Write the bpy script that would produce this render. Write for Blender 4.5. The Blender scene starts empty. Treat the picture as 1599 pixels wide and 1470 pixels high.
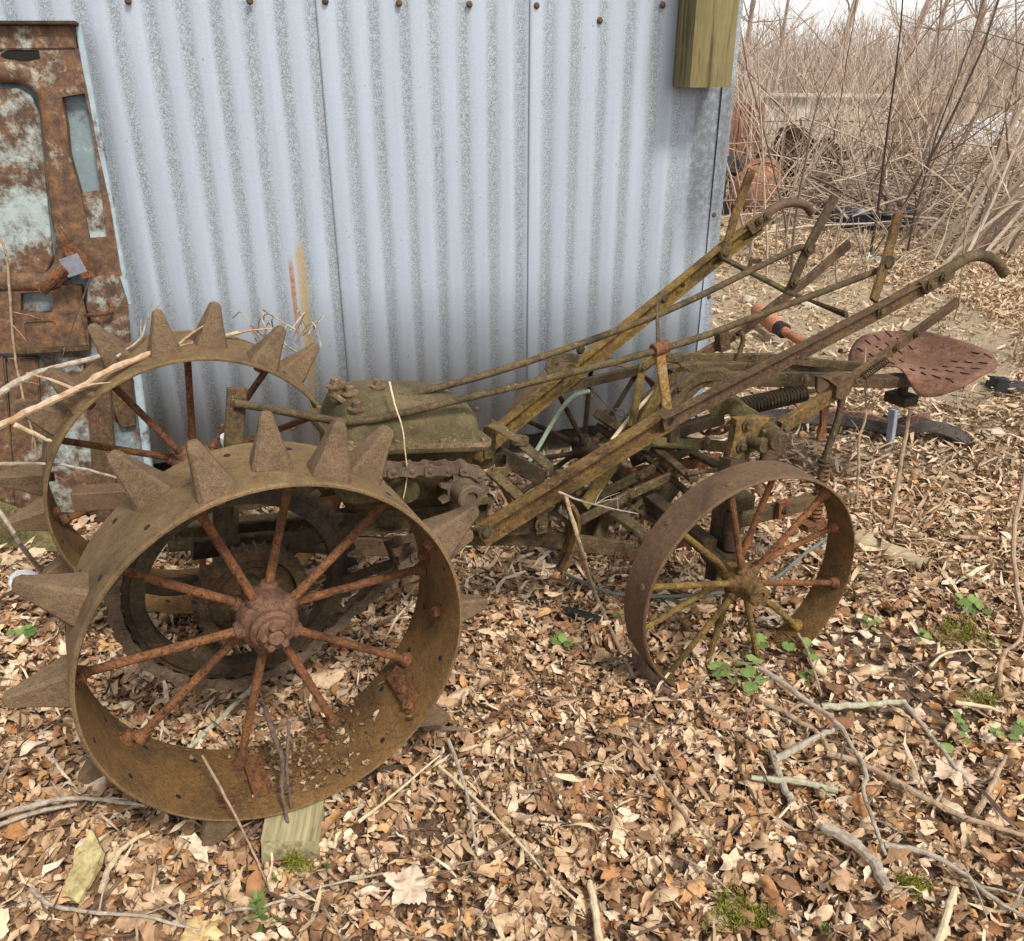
import bpy, bmesh, math, random
import numpy as np
from mathutils import Vector, Matrix, noise
R_ = math.radians
scn = bpy.context.scene
COL = scn.collection
# ------------------------------------------------------------------ camera, world, sun, exposure
F_, CX_, CY_, H_, PITCH = 1328.0, 799.5, 735.0, 1.5, R_(25.4)
cd = bpy.data.cameras.new('camera'); cam = bpy.data.objects.new('camera', cd); COL.objects.link(cam)
cam.location = (0, 0, H_); cam.rotation_euler = (R_(90) - PITCH, 0, 0)
cd.sensor_width = 36; cd.sensor_fit = 'HORIZONTAL'; cd.lens = 36 * F_ / 1599; cd.clip_start = 0.02; cd.clip_end = 500
scn.camera = cam
W = bpy.data.worlds.new('World'); scn.world = W; W.use_nodes = True
nt = W.node_tree; nt.nodes.clear()
sky = nt.nodes.new('ShaderNodeTexSky'); sky.sky_type = 'NISHITA'; sky.sun_disc = False
sky.sun_elevation = R_(52); sky.sun_rotation = R_(145); sky.air_density = 1.0; sky.dust_density = 1.0; sky.ozone_density = 1.0
hs = nt.nodes.new('ShaderNodeHueSaturation'); hs.inputs['Saturation'].default_value = 0.14
bg = nt.nodes.new('ShaderNodeBackground'); bg.inputs['Strength'].default_value = 0.095
wo = nt.nodes.new('ShaderNodeOutputWorld')
nt.links.new(sky.outputs[0], hs.inputs['Color']); nt.links.new(hs.outputs[0], bg.inputs[0]); nt.links.new(bg.outputs[0], wo.inputs[0])
sd = bpy.data.lights.new('sun', 'SUN'); sd.energy = 1.5; sd.angle = R_(11); sd.color = (1.0, 0.95, 0.88)
sun = bpy.data.objects.new('sun', sd); COL.objects.link(sun)
sun.rotation_euler = Vector((0.35, -0.50, 0.79)).to_track_quat('Z', 'Y').to_euler()
scn.view_settings.view_transform = 'Standard'; scn.view_settings.look = 'None'
scn.view_settings.gamma = 1.0; scn.view_settings.exposure = 1.26
scn.cycles.max_bounces = 6; scn.cycles.diffuse_bounces = 4; scn.cycles.glossy_bounces = 2

# ------------------------------------------------------------------ measured places (photo pixel + a known plane -> point)
_r = Vector((1, 0, 0)); _f = Vector((0, math.cos(PITCH), -math.sin(PITCH))); _u = Vector((0, math.sin(PITCH), math.cos(PITCH)))
CAM = Vector((0, 0, H_))
def ray(px, py): return (_r * (px - CX_) + _f * F_ - _u * (py - CY_)) / F_
TH = R_(28.0)
O_ = Vector((-.679, 1.777, 0)); XM = Vector((math.cos(TH), math.sin(TH), 0)); YM = Vector((-math.sin(TH), math.cos(TH), 0))
def M(px, py, y):                      # point of the tractor, in its own frame, y = sideways distance from its midline
    d = ray(px, py); t = ((O_ - CAM).dot(YM) + y) / d.dot(YM); q = CAM + d * t - O_
    return Vector((q.dot(XM), q.dot(YM), q.z))
def toM(p): q = p - O_; return Vector((q.dot(XM), q.dot(YM), q.z))
def G(px, py, z=0.0):                  # point on the ground
    d = ray(px, py); return CAM + d * ((z - H_) / d.z)
def D(px, py, dist):                   # point at a given forward distance
    d = ray(px, py); return CAM + d * (dist / d.y)

# ------------------------------------------------------------------ materials
def ramp(nt, fac, stops, interp='LINEAR'):
    n = nt.nodes.new('ShaderNodeValToRGB'); cr = n.color_ramp; cr.interpolation = interp
    while len(cr.elements) > 1: cr.elements.remove(cr.elements[-1])
    for i, (p, c) in enumerate(stops):
        e = cr.elements[0] if i == 0 else cr.elements.new(p)
        e.position = p; e.color = (*c, 1) if len(c) == 3 else c
    nt.links.new(fac, n.inputs[0]); return n
def new_mat(name):
    m = bpy.data.materials.new(name); m.use_nodes = True; nt = m.node_tree
    return m, nt, nt.nodes['Principled BSDF']
def nz(nt, scale, detail=6, rough=.6, vec=None, dist=0):
    n = nt.nodes.new('ShaderNodeTexNoise'); n.inputs['Scale'].default_value = scale; n.inputs['Detail'].default_value = detail
    n.inputs['Roughness'].default_value = rough; n.inputs['Distortion'].default_value = dist
    if vec is not None: nt.links.new(vec, n.inputs['Vector'])
    return n
def mixc(nt, fac, a, b, bt='MIX'):
    n = nt.nodes.new('ShaderNodeMix'); n.data_type = 'RGBA'; n.blend_type = bt
    for s, v in ((n.inputs[0], fac), (n.inputs[6], a), (n.inputs[7], b)):
        if hasattr(v, 'is_linked'): nt.links.new(v, s)
        elif isinstance(v, (int, float)): s.default_value = v
        else: s.default_value = (*v, 1)
    return n.outputs[2]
def bump(nt, bs, h, strength, dist=.01):
    b = nt.nodes.new('ShaderNodeBump'); b.inputs['Strength'].default_value = strength; b.inputs['Distance'].default_value = dist
    nt.links.new(h, b.inputs['Height']); nt.links.new(b.outputs[0], bs.inputs['Normal']); return b
def math_(nt, op, a, b=None):
    n = nt.nodes.new('ShaderNodeMath'); n.operation = op
    for i, v in enumerate((a, b)):
        if v is None: continue
        if hasattr(v, 'is_linked'): nt.links.new(v, n.inputs[i])
        else: n.inputs[i].default_value = v
    return n.outputs[0]
def mapping(nt, vec, scale):
    n = nt.nodes.new('ShaderNodeMapping'); n.inputs['Scale'].default_value = scale; nt.links.new(vec, n.inputs[0]); return n.outputs[0]
def pos(nt): return nt.nodes.new('ShaderNodeNewGeometry').outputs['Position']

def rust(name, stops, scale=9, pit=(.03, .017, .01), pitamt=.5, speck=None, grain=320, bstr=.35, rough=.85, orange=.35, con=.9):
    m, nt, bs = new_mat(name); p = pos(nt)
    n1 = nz(nt, scale, 10, .74, p, .5)
    c = ramp(nt, n1.outputs[0], stops).outputs[0]
    nb = nz(nt, scale * .45, 4, .6, p)                      # broad weathering
    c = mixc(nt, con, c, ramp(nt, nb.outputs[0], [(.34, (.62, .58, .55)), (.5, (1, 1, 1)), (.66, (1.3, 1.28, 1.2))]).outputs[0], 'MULTIPLY')
    n2 = nz(nt, scale * 8, 7, .75, p)
    c = mixc(nt, con, c, ramp(nt, n2.outputs[0], [(.32, (.5, .47, .45)), (.5, (1, 1, 1)), (.68, (1.4, 1.36, 1.28))]).outputs[0], 'MULTIPLY')
    no = nz(nt, scale * 3.2, 8, .8, p)                      # fresh orange bloom
    c = mixc(nt, math_(nt, 'MULTIPLY', ramp(nt, no.outputs[0], [(.55, (0, 0, 0)), (.66, (1, 1, 1))]).outputs[0], orange), c, (.27, .115, .035))
    npt = nz(nt, 95, 6, .8, p)
    c = mixc(nt, con * .95, c, ramp(nt, npt.outputs[0], [(.34, (.55, .5, .47)), (.5, (1, 1, 1)), (.66, (1.35, 1.3, 1.2))]).outputs[0], 'MULTIPLY')
    pr = ramp(nt, npt.outputs[0], [(.37, (1, 1, 1)), (.44, (0, 0, 0))])
    c = mixc(nt, math_(nt, 'MULTIPLY', pr.outputs[0], pitamt), c, pit)
    n3 = nz(nt, grain, 3, .65, p)
    v = ramp(nt, n3.outputs[0], [(.28, (.5, .5, .5)), (.72, (1.45, 1.45, 1.45))])
    c = mixc(nt, .8, c, v.outputs[0], 'MULTIPLY')
    if speck:                           # pale lichen flecks
        n4 = nz(nt, 170, 2, .5, p); n5 = nz(nt, 14, 3, .5, p)
        s = math_(nt, 'MULTIPLY', ramp(nt, n4.outputs[0], [(.67, (0, 0, 0)), (.71, (1, 1, 1))]).outputs[0],
                  ramp(nt, n5.outputs[0], [(.48, (0, 0, 0)), (.62, (1, 1, 1))]).outputs[0])
        c = mixc(nt, math_(nt, 'MULTIPLY', s, .7), c, speck)
    nt.links.new(c, bs.inputs['Base Color'])
    rr = ramp(nt, n2.outputs[0], [(.3, (rough - .22,) * 3), (.6, (rough,) * 3)]); nt.links.new(rr.outputs[0], bs.inputs['Roughness']); bs.inputs['Specular IOR Level'].default_value = .3
    h = math_(nt, 'ADD', math_(nt, 'MULTIPLY', n3.outputs[0], .35), math_(nt, 'ADD', n2.outputs[0], math_(nt, 'MULTIPLY', npt.outputs[0], .5)))
    bump(nt, bs, h, min(1, bstr * 1.6), .006)
    return m
RW = rust('cast_rust', [(.3, (.085, .054, .028)), (.43, (.165, .106, .049)), (.55, (.21, .138, .066)), (.68, (.17, .095, .044))], 5, pitamt=.35, grain=420, bstr=.5, orange=.12, con=.42)
RLUG = rust('rough_cast_rust', [(.3, (.095, .062, .038)), (.46, (.165, .107, .06)), (.62, (.195, .13, .072))], 7, pitamt=.2, grain=300, bstr=.5, orange=.06, con=.42)
RRIM = rust('inner_rim_rust', [(.3, (.07, .04, .014)), (.44, (.135, .074, .026)), (.56, (.195, .106, .036)), (.68, (.19, .084, .028)), (.78, (.09, .046, .023))], 6, pitamt=.45, bstr=.6, orange=.5, speck=(.4, .3, .15), con=.42)
RSP = rust('red_rust', [(.3, (.05, .023, .013)), (.44, (.155, .066, .03)), (.56, (.225, .098, .04)), (.7, (.135, .062, .026))], 16, pitamt=.9, bstr=.5, orange=.4)
RHB = rust('hub_rust', [(.3, (.06, .032, .022)), (.45, (.13, .066, .04)), (.58, (.175, .09, .055))], 14, pitamt=.5, bstr=.18, con=.55)
RGW = rust('brown_rust', [(.3, (.062, .038, .026)), (.46, (.125, .074, .042)), (.62, (.15, .092, .052))], 6, pitamt=.25, grain=500, bstr=.35, orange=.08, con=.42)
ROL = rust('olive_rust', [(.3, (.03, .022, .01)), (.43, (.10, .07, .022)), (.54, (.16, .112, .03)), (.64, (.10, .056, .022)), (.76, (.05, .03, .016))], 9, pitamt=.6, speck=(.5, .45, .3))
RHD = rust('handle_rust', [(.3, (.032, .021, .012)), (.42, (.092, .053, .022)), (.53, (.165, .102, .034)), (.63, (.115, .058, .025)), (.74, (.052, .03, .017))], 9, pitamt=.7, speck=(.5, .45, .3), orange=.6)
RYH = rust('yellowed_handle_rust', [(.3, (.045, .03, .012)), (.42, (.11, .07, .022)), (.53, (.20, .132, .03)), (.63, (.13, .072, .026)), (.74, (.07, .04, .018))], 9, pitamt=.7, speck=(.5, .45, .3), orange=.4)
RRD = rust('handle_red_rust', [(.3, (.036, .024, .016)), (.45, (.088, .053, .029)), (.58, (.125, .074, .037)), (.7, (.085, .052, .028))], 9, pitamt=.6, speck=(.45, .4, .28), orange=.25)
RMS = rust('mossy_casting', [(.3, (.035, .03, .012)), (.43, (.085, .075, .024)), (.55, (.15, .12, .048)), (.68, (.12, .085, .042))], 7, pitamt=.4, speck=(.5, .5, .36), bstr=.45, orange=.08)
RDK = rust('dark_greasy_iron', [(.3, (.02, .014, .009)), (.48, (.052, .036, .02)), (.65, (.085, .056, .03))], 9, pitamt=.4, orange=.15)
RFR = rust('frame_rust', [(.3, (.025, .018, .010)), (.43, (.063, .045, .022)), (.55, (.105, .075, .035)), (.66, (.08, .047, .025)), (.78, (.045, .028, .018))], 8, pitamt=.5, speck=(.45, .42, .28))
RLK = rust('linkage_rust', [(.3, (.07, .045, .025)), (.45, (.16, .11, .06)), (.6, (.22, .155, .09))], 12, pitamt=.4)
RCH = rust('chain_rust', [(.3, (.06, .042, .028)), (.5, (.125, .088, .057)), (.65, (.155, .105, .065))], 12, pitamt=.2, bstr=.12, con=.5, orange=.1)
RSEAT = rust('seat_rust', [(.3, (.11, .056, .037)), (.47, (.18, .09, .058)), (.62, (.215, .115, .075))], 5, pitamt=.2, grain=420, bstr=.3, orange=.1)
RORG = rust('orange_rust', [(.3, (.10, .05, .025)), (.43, (.26, .12, .035)), (.55, (.33, .2, .05)), (.68, (.42, .37, .3))], 10, pitamt=.4)
RBG = rust('scrap_rust', [(.3, (.09, .045, .032)), (.5, (.20, .105, .075)), (.65, (.27, .155, .115))], 9, pitamt=.3)
ROR2 = rust('orange_paint_rust', [(.3, (.14, .06, .035)), (.45, (.36, .15, .085)), (.58, (.45, .22, .13)), (.7, (.3, .13, .07))], 6, pitamt=.5)

def plain(name, col, rough=.7, scale=30, var=.35, metal=0.0, bstr=.2):
    m, nt, bs = new_mat(name); p = pos(nt); n = nz(nt, scale, 5, .6, p)
    v = ramp(nt, n.outputs[0], [(.3, tuple(x * (1 - var) for x in col)), (.7, tuple(x * (1 + var) for x in col))])
    nt.links.new(v.outputs[0], bs.inputs['Base Color']); bs.inputs['Roughness'].default_value = rough; bs.inputs['Metallic'].default_value = metal
    bump(nt, bs, n.outputs[0], bstr, .005); return m
BLACK = plain('black_rubber', (.018, .018, .018), .7)
HOLE = plain('painted_hole_shade', (.008, .006, .005), .95)  # near-black colour painted for the shade inside holes and slots
NAVY = plain('dark_blue_plastic', (.012, .02, .04), .35)
GREENHOSE = plain('pale_green_hose', (.30, .36, .25), .6, 60, .3)
WIRE = plain('grey_green_wire', (.12, .14, .12), .6)
WHITE = plain('white_weathered', (.62, .62, .64), .6, 20, .12)
STEEL = plain('galvanised_bracket', (.30, .32, .36), .45, 40, .2, .4)
YEL = plain('yellow_paint', (.62, .45, .08), .6)
STONE = plain('pale_stone', (.5, .42, .32), .9, 14, .3, 0, .6)
LICH = plain('lichen_stone', (.36, .37, .34), .95, 45, .5, 0, .9)
TEAL = plain('pale_teal_glass', (.36, .5, .46), .4, 60, .3)

def wood(name, stops, axis=(40, 40, 3), rough=.85, bstr=.6, scale=1.0, knots=False):
    m, nt, bs = new_mat(name); tc = nt.nodes.new('ShaderNodeTexCoord').outputs['Object']
    p = mapping(nt, tc, axis); n = nz(nt, scale, 7, .65, p, .6)
    c = ramp(nt, n.outputs[0], stops).outputs[0]
    n2 = nz(nt, 5, 4, .6, tc); v = ramp(nt, n2.outputs[0], [(.3, (.65, .65, .6)), (.7, (1.2, 1.2, 1.15))])
    c = mixc(nt, .8, c, v.outputs[0], 'MULTIPLY')
    nt.links.new(c, bs.inputs['Base Color']); bs.inputs['Roughness'].default_value = rough
    bump(nt, bs, n.outputs[0], bstr, .004); return m
WPOST = wood('treated_timber', [(.27, (.035, .028, .01)), (.4, (.11, .085, .03)), (.52, (.235, .19, .08)), (.62, (.17, .14, .05)), (.72, (.27, .225, .11))], (30, 30, 2.0))
WBLK = wood('split_wood', [(.28, (.06, .045, .02)), (.45, (.28, .23, .12)), (.6, (.44, .38, .22)), (.75, (.33, .29, .16))], (60, 4, 60))
WLOG = wood('weathered_log', [(.3, (.14, .10, .06)), (.5, (.36, .28, .18)), (.7, (.48, .38, .25))], (9, 60, 60))
WBARK = wood('dark_bark', [(.3, (.06, .035, .025)), (.5, (.15, .09, .065)), (.7, (.24, .16, .115))], (60, 60, 8))
WYEL = wood('yellow_bark', [(.3, (.18, .13, .05)), (.5, (.46, .37, .17)), (.7, (.6, .5, .27))], (50, 50, 9))
FENCEW = wood('pale_fence_board', [(.3, (.42, .36, .31)), (.5, (.55, .48, .43)), (.7, (.64, .57, .52))], (9, 9, .6), bstr=.3)
def stick_mat(name, lo, mid, hi, scale=55):
    m, nt, bs = new_mat(name); p = pos(nt); n = nz(nt, scale, 6, .7, p, .5)
    c = ramp(nt, n.outputs[0], [(.3, lo), (.5, mid), (.7, hi)]); nt.links.new(c.outputs[0], bs.inputs['Base Color'])
    bs.inputs['Roughness'].default_value = .85; bump(nt, bs, n.outputs[0], .5, .004); return m
S_TAN = stick_mat('tan_twig', (.17, .10, .06), (.34, .235, .145), (.47, .35, .23))
S_GREY = stick_mat('grey_twig', (.18, .13, .09), (.34, .28, .21), (.5, .44, .36))
S_PALE = stick_mat('pale_peeled_stick', (.38, .28, .15), (.58, .46, .28), (.7, .58, .38))
S_DARK = stick_mat('dark_twig', (.05, .032, .022), (.10, .065, .045), (.17, .12, .085))
S_BIRCH = stick_mat('peeling_bark', (.26, .10, .045), (.42, .28, .16), (.55, .48, .37), 34)
S_LICH = stick_mat('lichen_branch', (.22, .2, .11), (.36, .34, .22), (.52, .5, .4), 90)
def bgmat(name, stops):
    m, nt, bs = new_mat(name); g = nt.nodes.new('ShaderNodeNewGeometry'); c = ramp(nt, g.outputs['Random Per Island'], stops).outputs[0]
    n = nz(nt, 12, 5, .7, g.outputs['Position']); c = mixc(nt, .8, c, ramp(nt, n.outputs[0], [(.3, (.6, .58, .56)), (.7, (1.3, 1.3, 1.3))]).outputs[0], 'MULTIPLY')
    nt.links.new(c, bs.inputs['Base Color']); bs.inputs['Roughness'].default_value = .9; return m
S_BG = bgmat('brush_stems', [(0, (.13, .09, .065)), (.3, (.29, .21, .15)), (.6, (.44, .335, .245)), (.85, (.56, .45, .34)), (1, (.36, .31, .24))])
S_BG2 = bgmat('dark_brush_stems', [(0, (.05, .034, .026)), (.6, (.12, .085, .06)), (1, (.22, .165, .12))])
S_FAR = bgmat('distant_wood', [(0, (.21, .155, .125)), (.5, (.34, .26, .21)), (1, (.46, .37, .31))])

def leafmat(name, stops, rough=.75, vein=True, trans=0.0):
    m, nt, bs = new_mat(name); g = nt.nodes.new('ShaderNodeNewGeometry')
    c = ramp(nt, g.outputs['Random Per Island'], stops).outputs[0]
    n = nz(nt, 70, 5, .65, g.outputs['Position']); v = ramp(nt, n.outputs[0], [(.28, (.55, .5, .45)), (.5, (1, 1, 1)), (.75, (1.25, 1.22, 1.15))])
    c = mixc(nt, .85, c, v.outputs[0], 'MULTIPLY')
    nt.links.new(c, bs.inputs['Base Color']); bs.inputs['Roughness'].default_value = rough; bs.inputs['Specular IOR Level'].default_value = .2
    bump(nt, bs, n.outputs[0], .4, .004); return m
LEAF = leafmat('dead_leaves', [(0, (.15, .08, .042)), (.14, (.26, .146, .074)), (.32, (.39, .235, .134)), (.54, (.53, .362, .216)), (.72, (.64, .472, .308)), (.83, (.73, .59, .43)), (.87, (.57, .345, .155)), (.93, (.45, .22, .09)), (1, (.28, .14, .07))])
LEAF2 = leafmat('dry_grass_litter', [(0, (.19, .12, .07)), (.25, (.42, .30, .18)), (.55, (.60, .46, .30)), (.8, (.70, .57, .40)), (1, (.48, .31, .19))])
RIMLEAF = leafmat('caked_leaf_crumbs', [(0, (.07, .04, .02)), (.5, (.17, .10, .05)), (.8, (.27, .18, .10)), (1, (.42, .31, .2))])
GREEN = leafmat('fresh_leaf', [(0, (.085, .145, .035)), (.5, (.15, .225, .06)), (1, (.22, .29, .10))], .55)
MOSS = leafmat('moss', [(0, (.09, .10, .01)), (.5, (.2, .2, .025)), (1, (.32, .3, .06))], .9)

# ------------------------------------------------------------------ mesh helpers
def mk(name, bm, mat, parent=None, loc=None, smooth=True, angle=32):
    bmesh.ops.recalc_face_normals(bm, faces=bm.faces)
    me = bpy.data.meshes.new(name); bm.to_mesh(me); bm.free()
    for m in (mat if isinstance(mat, (list, tuple)) else [mat]): me.materials.append(m)
    if smooth:
        me.polygons.foreach_set('use_smooth', [True] * len(me.polygons)); me.set_sharp_from_angle(angle=R_(angle))
    o = bpy.data.objects.new(name, me); COL.objects.link(o)
    if parent: o.parent = parent
    if loc is not None:
        me.transform(Matrix.Translation(-Vector(loc))); o.location = loc
    return o
def thing(name, label, cat, loc, rz=0, group=None):
    o = bpy.data.objects.new(name, None); COL.objects.link(o); o.location = loc; o.rotation_euler = (0, 0, rz); o.empty_display_size = .1
    return tag(o, label, cat, group)
def tag(o, label, cat, group=None):
    o['label'] = label; o['category'] = cat
    if group: o['group'] = group
    return o
def copy_obj(o, parent=None):
    c = o.copy(); COL.objects.link(c); c.parent = parent; return c
def box_prof(w, t, c=.0025):
    c = min(c, w * .3, t * .3); a, b = w / 2, t / 2
    return [(-a + c, -b), (a - c, -b), (a, -b + c), (a, b - c), (a - c, b), (-a + c, b), (-a, b - c), (-a, -b + c)]
def chan_prof(w, d, t=.006):            # channel, open towards -b
    a = w / 2
    return [(-a, -d / 2), (-a + t, -d / 2), (-a + t, d / 2 - t), (a - t, d / 2 - t), (a - t, -d / 2), (a, -d / 2), (a, d / 2), (-a, d / 2)]
def ngon(r, n=12): return [(r * math.cos(2 * math.pi * i / n), r * math.sin(2 * math.pi * i / n)) for i in range(n)]
Y3 = Vector((0, 1, 0)); Z3 = Vector((0, 0, 1)); X3 = Vector((1, 0, 0))
def sweep(bm, pts, prof, ref=Y3, closed=False, scales=None):
    pts = [Vector(p) for p in pts]; n = len(pts); rings = []
    for i, p in enumerate(pts):
        a = pts[i - 1] if (i > 0 or closed) else None; b = pts[(i + 1) % n] if (i < n - 1 or closed) else None
        d0 = (p - a).normalized() if a is not None else None; d1 = (b - p).normalized() if b is not None else None
        t = (d0 + d1).normalized() if (d0 and d1) else (d0 or d1)
        k = 1.0
        if d0 and d1: k = min(2.2, 1 / max(.3, t.dot(d1)))
        bd = ref - t * ref.dot(t)
        if bd.length < 1e-4: bd = X3 - t * X3.dot(t)
        bd.normalize(); nn = t.cross(bd); s = scales[i] if scales else 1
        rings.append([bm.verts.new(p + nn * (x * k * s) + bd * (y * s)) for x, y in prof])
    m = len(prof)
    for i in range(n if closed else n - 1):
        A, B = rings[i], rings[(i + 1) % n]
        for j in range(m): bm.faces.new((A[j], A[(j + 1) % m], B[(j + 1) % m], B[j]))
    if not closed:
        bm.faces.new(rings[0]); bm.faces.new(rings[-1])
    return rings
def smooth_path(pts, n=6):               # Catmull-Rom
    pts = [Vector(p) for p in pts]; out = []
    P = [pts[0] * 2 - pts[1]] + pts + [pts[-1] * 2 - pts[-2]]
    for i in range(1, len(P) - 2):
        p0, p1, p2, p3 = P[i - 1:i + 3]
        for k in range(n):
            t = k / n
            out.append(.5 * ((2 * p1) + (p2 - p0) * t + (2 * p0 - 5 * p1 + 4 * p2 - p3) * t * t + (3 * p1 - p0 - 3 * p2 + p3) * t ** 3))
    return out + [pts[-1]]
def boxbm(bm, c, ex, ey, ez, s):         # oriented box
    vs = [bm.verts.new(c + ex * (s[0] * a / 2) + ey * (s[1] * b / 2) + ez * (s[2] * d / 2)) for a in (-1, 1) for b in (-1, 1) for d in (-1, 1)]
    for f in ((0, 1, 3, 2), (4, 6, 7, 5), (0, 4, 5, 1), (2, 3, 7, 6), (0, 2, 6, 4), (1, 5, 7, 3)): bm.faces.new([vs[i] for i in f])
    return vs
def bevel(bm, w=.003, seg=2):
    bmesh.ops.bevel(bm, geom=[e for e in bm.edges if len(e.link_faces) == 2 and e.calc_face_angle(0) > .5], offset=w, segments=seg, affect='EDGES', profile=.5)
def lathe(bm, prof, c=Vector(), ax=Z3, n=32, closed=False):   # prof (r, h) along ax
    ax = ax.normalized(); u = ax.orthogonal().normalized(); v = ax.cross(u); rings = []
    for r, h in prof:
        if r < 1e-6: rings.append([bm.verts.new(c + ax * h)])
        else: rings.append([bm.verts.new(c + ax * h + (u * math.cos(2 * math.pi * i / n) + v * math.sin(2 * math.pi * i / n)) * r) for i in range(n)])
    seq = list(zip(rings, rings[1:])) + ([(rings[-1], rings[0])] if closed else [])
    for A, B in seq:
        for i in range(n):
            j = (i + 1) % n
            if len(A) == 1 and len(B) == 1: continue
            if len(A) == 1: bm.faces.new((A[0], B[i], B[j]))
            elif len(B) == 1: bm.faces.new((A[i], A[j], B[0]))
            else: bm.faces.new((A[i], A[j], B[j], B[i]))
    if not closed:
        for A in (rings[0], rings[-1]):
            if len(A) > 2: bm.faces.new(A)
def prism(bm, poly, dirv):               # polygon extruded
    a = [bm.verts.new(p) for p in poly]; b = [bm.verts.new(p + dirv) for p in poly]; n = len(a)
    bm.faces.new(a); bm.faces.new(b[::-1])
    for i in range(n): bm.faces.new((a[i], a[(i + 1) % n], b[(i + 1) % n], b[i]))
def coil(p0, p1, R, r, turns, n=14):
    p0, p1 = Vector(p0), Vector(p1); ax = (p1 - p0).normalized(); u = ax.orthogonal().normalized(); v = ax.cross(u)
    N = int(turns * n)
    return [p0 + (p1 - p0) * (i / N) + (u * math.cos(2 * math.pi * i / n) + v * math.sin(2 * math.pi * i / n)) * R for i in range(N + 1)]

# ------------------------------------------------------------------ ground
def gz(x, y):
    return .02 * noise.noise(Vector((x * .9, y * .9, 0))) + .012 * noise.noise(Vector((x * 3.1, y * 3.1, 5)))
def make_ground():
    bm = bmesh.new()
    xs = list(np.arange(-6, 10.01, .1)); xs = [-400, -120, -40, -15] + xs + [18, 40, 120, 400]
    ys = [-60, -20, -6] + list(np.arange(-2, 12.01, .1)) + [15, 20, 30, 60, 120, 420]
    grid = [[bm.verts.new((x, y, gz(x, y) if (-6 <= x <= 10 and -2 <= y <= 12) else 0)) for x in xs] for y in ys]
    for j in range(len(ys) - 1):
        for i in range(len(xs) - 1): bm.faces.new((grid[j][i], grid[j][i + 1], grid[j + 1][i + 1], grid[j + 1][i]))
    m, nt, bs = new_mat('forest_soil'); p = pos(nt)
    n1 = nz(nt, 2.2, 8, .65, p); n2 = nz(nt, 38, 8, .75, p, .8); n3 = nz(nt, 160, 4, .7, p)
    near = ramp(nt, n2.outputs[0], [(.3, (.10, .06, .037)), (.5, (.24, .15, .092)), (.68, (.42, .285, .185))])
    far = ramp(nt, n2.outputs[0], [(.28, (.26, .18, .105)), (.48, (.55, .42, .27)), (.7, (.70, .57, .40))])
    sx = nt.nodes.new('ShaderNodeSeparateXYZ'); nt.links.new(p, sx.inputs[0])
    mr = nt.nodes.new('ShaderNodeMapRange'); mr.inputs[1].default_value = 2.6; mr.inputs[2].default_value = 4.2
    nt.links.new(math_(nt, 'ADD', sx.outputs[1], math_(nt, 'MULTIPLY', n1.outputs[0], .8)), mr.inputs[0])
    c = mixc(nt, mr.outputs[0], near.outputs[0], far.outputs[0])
    v = ramp(nt, n3.outputs[0], [(.3, (.5, .5, .5)), (.7, (1.3, 1.3, 1.3))]); c = mixc(nt, .9, c, v.outputs[0], 'MULTIPLY')
    nt.links.new(c, bs.inputs['Base Color']); bs.inputs['Roughness'].default_value = .95
    bump(nt, bs, math_(nt, 'ADD', n2.outputs[0], n3.outputs[0]), .8, .03)
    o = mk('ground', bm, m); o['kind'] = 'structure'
make_ground()

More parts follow.
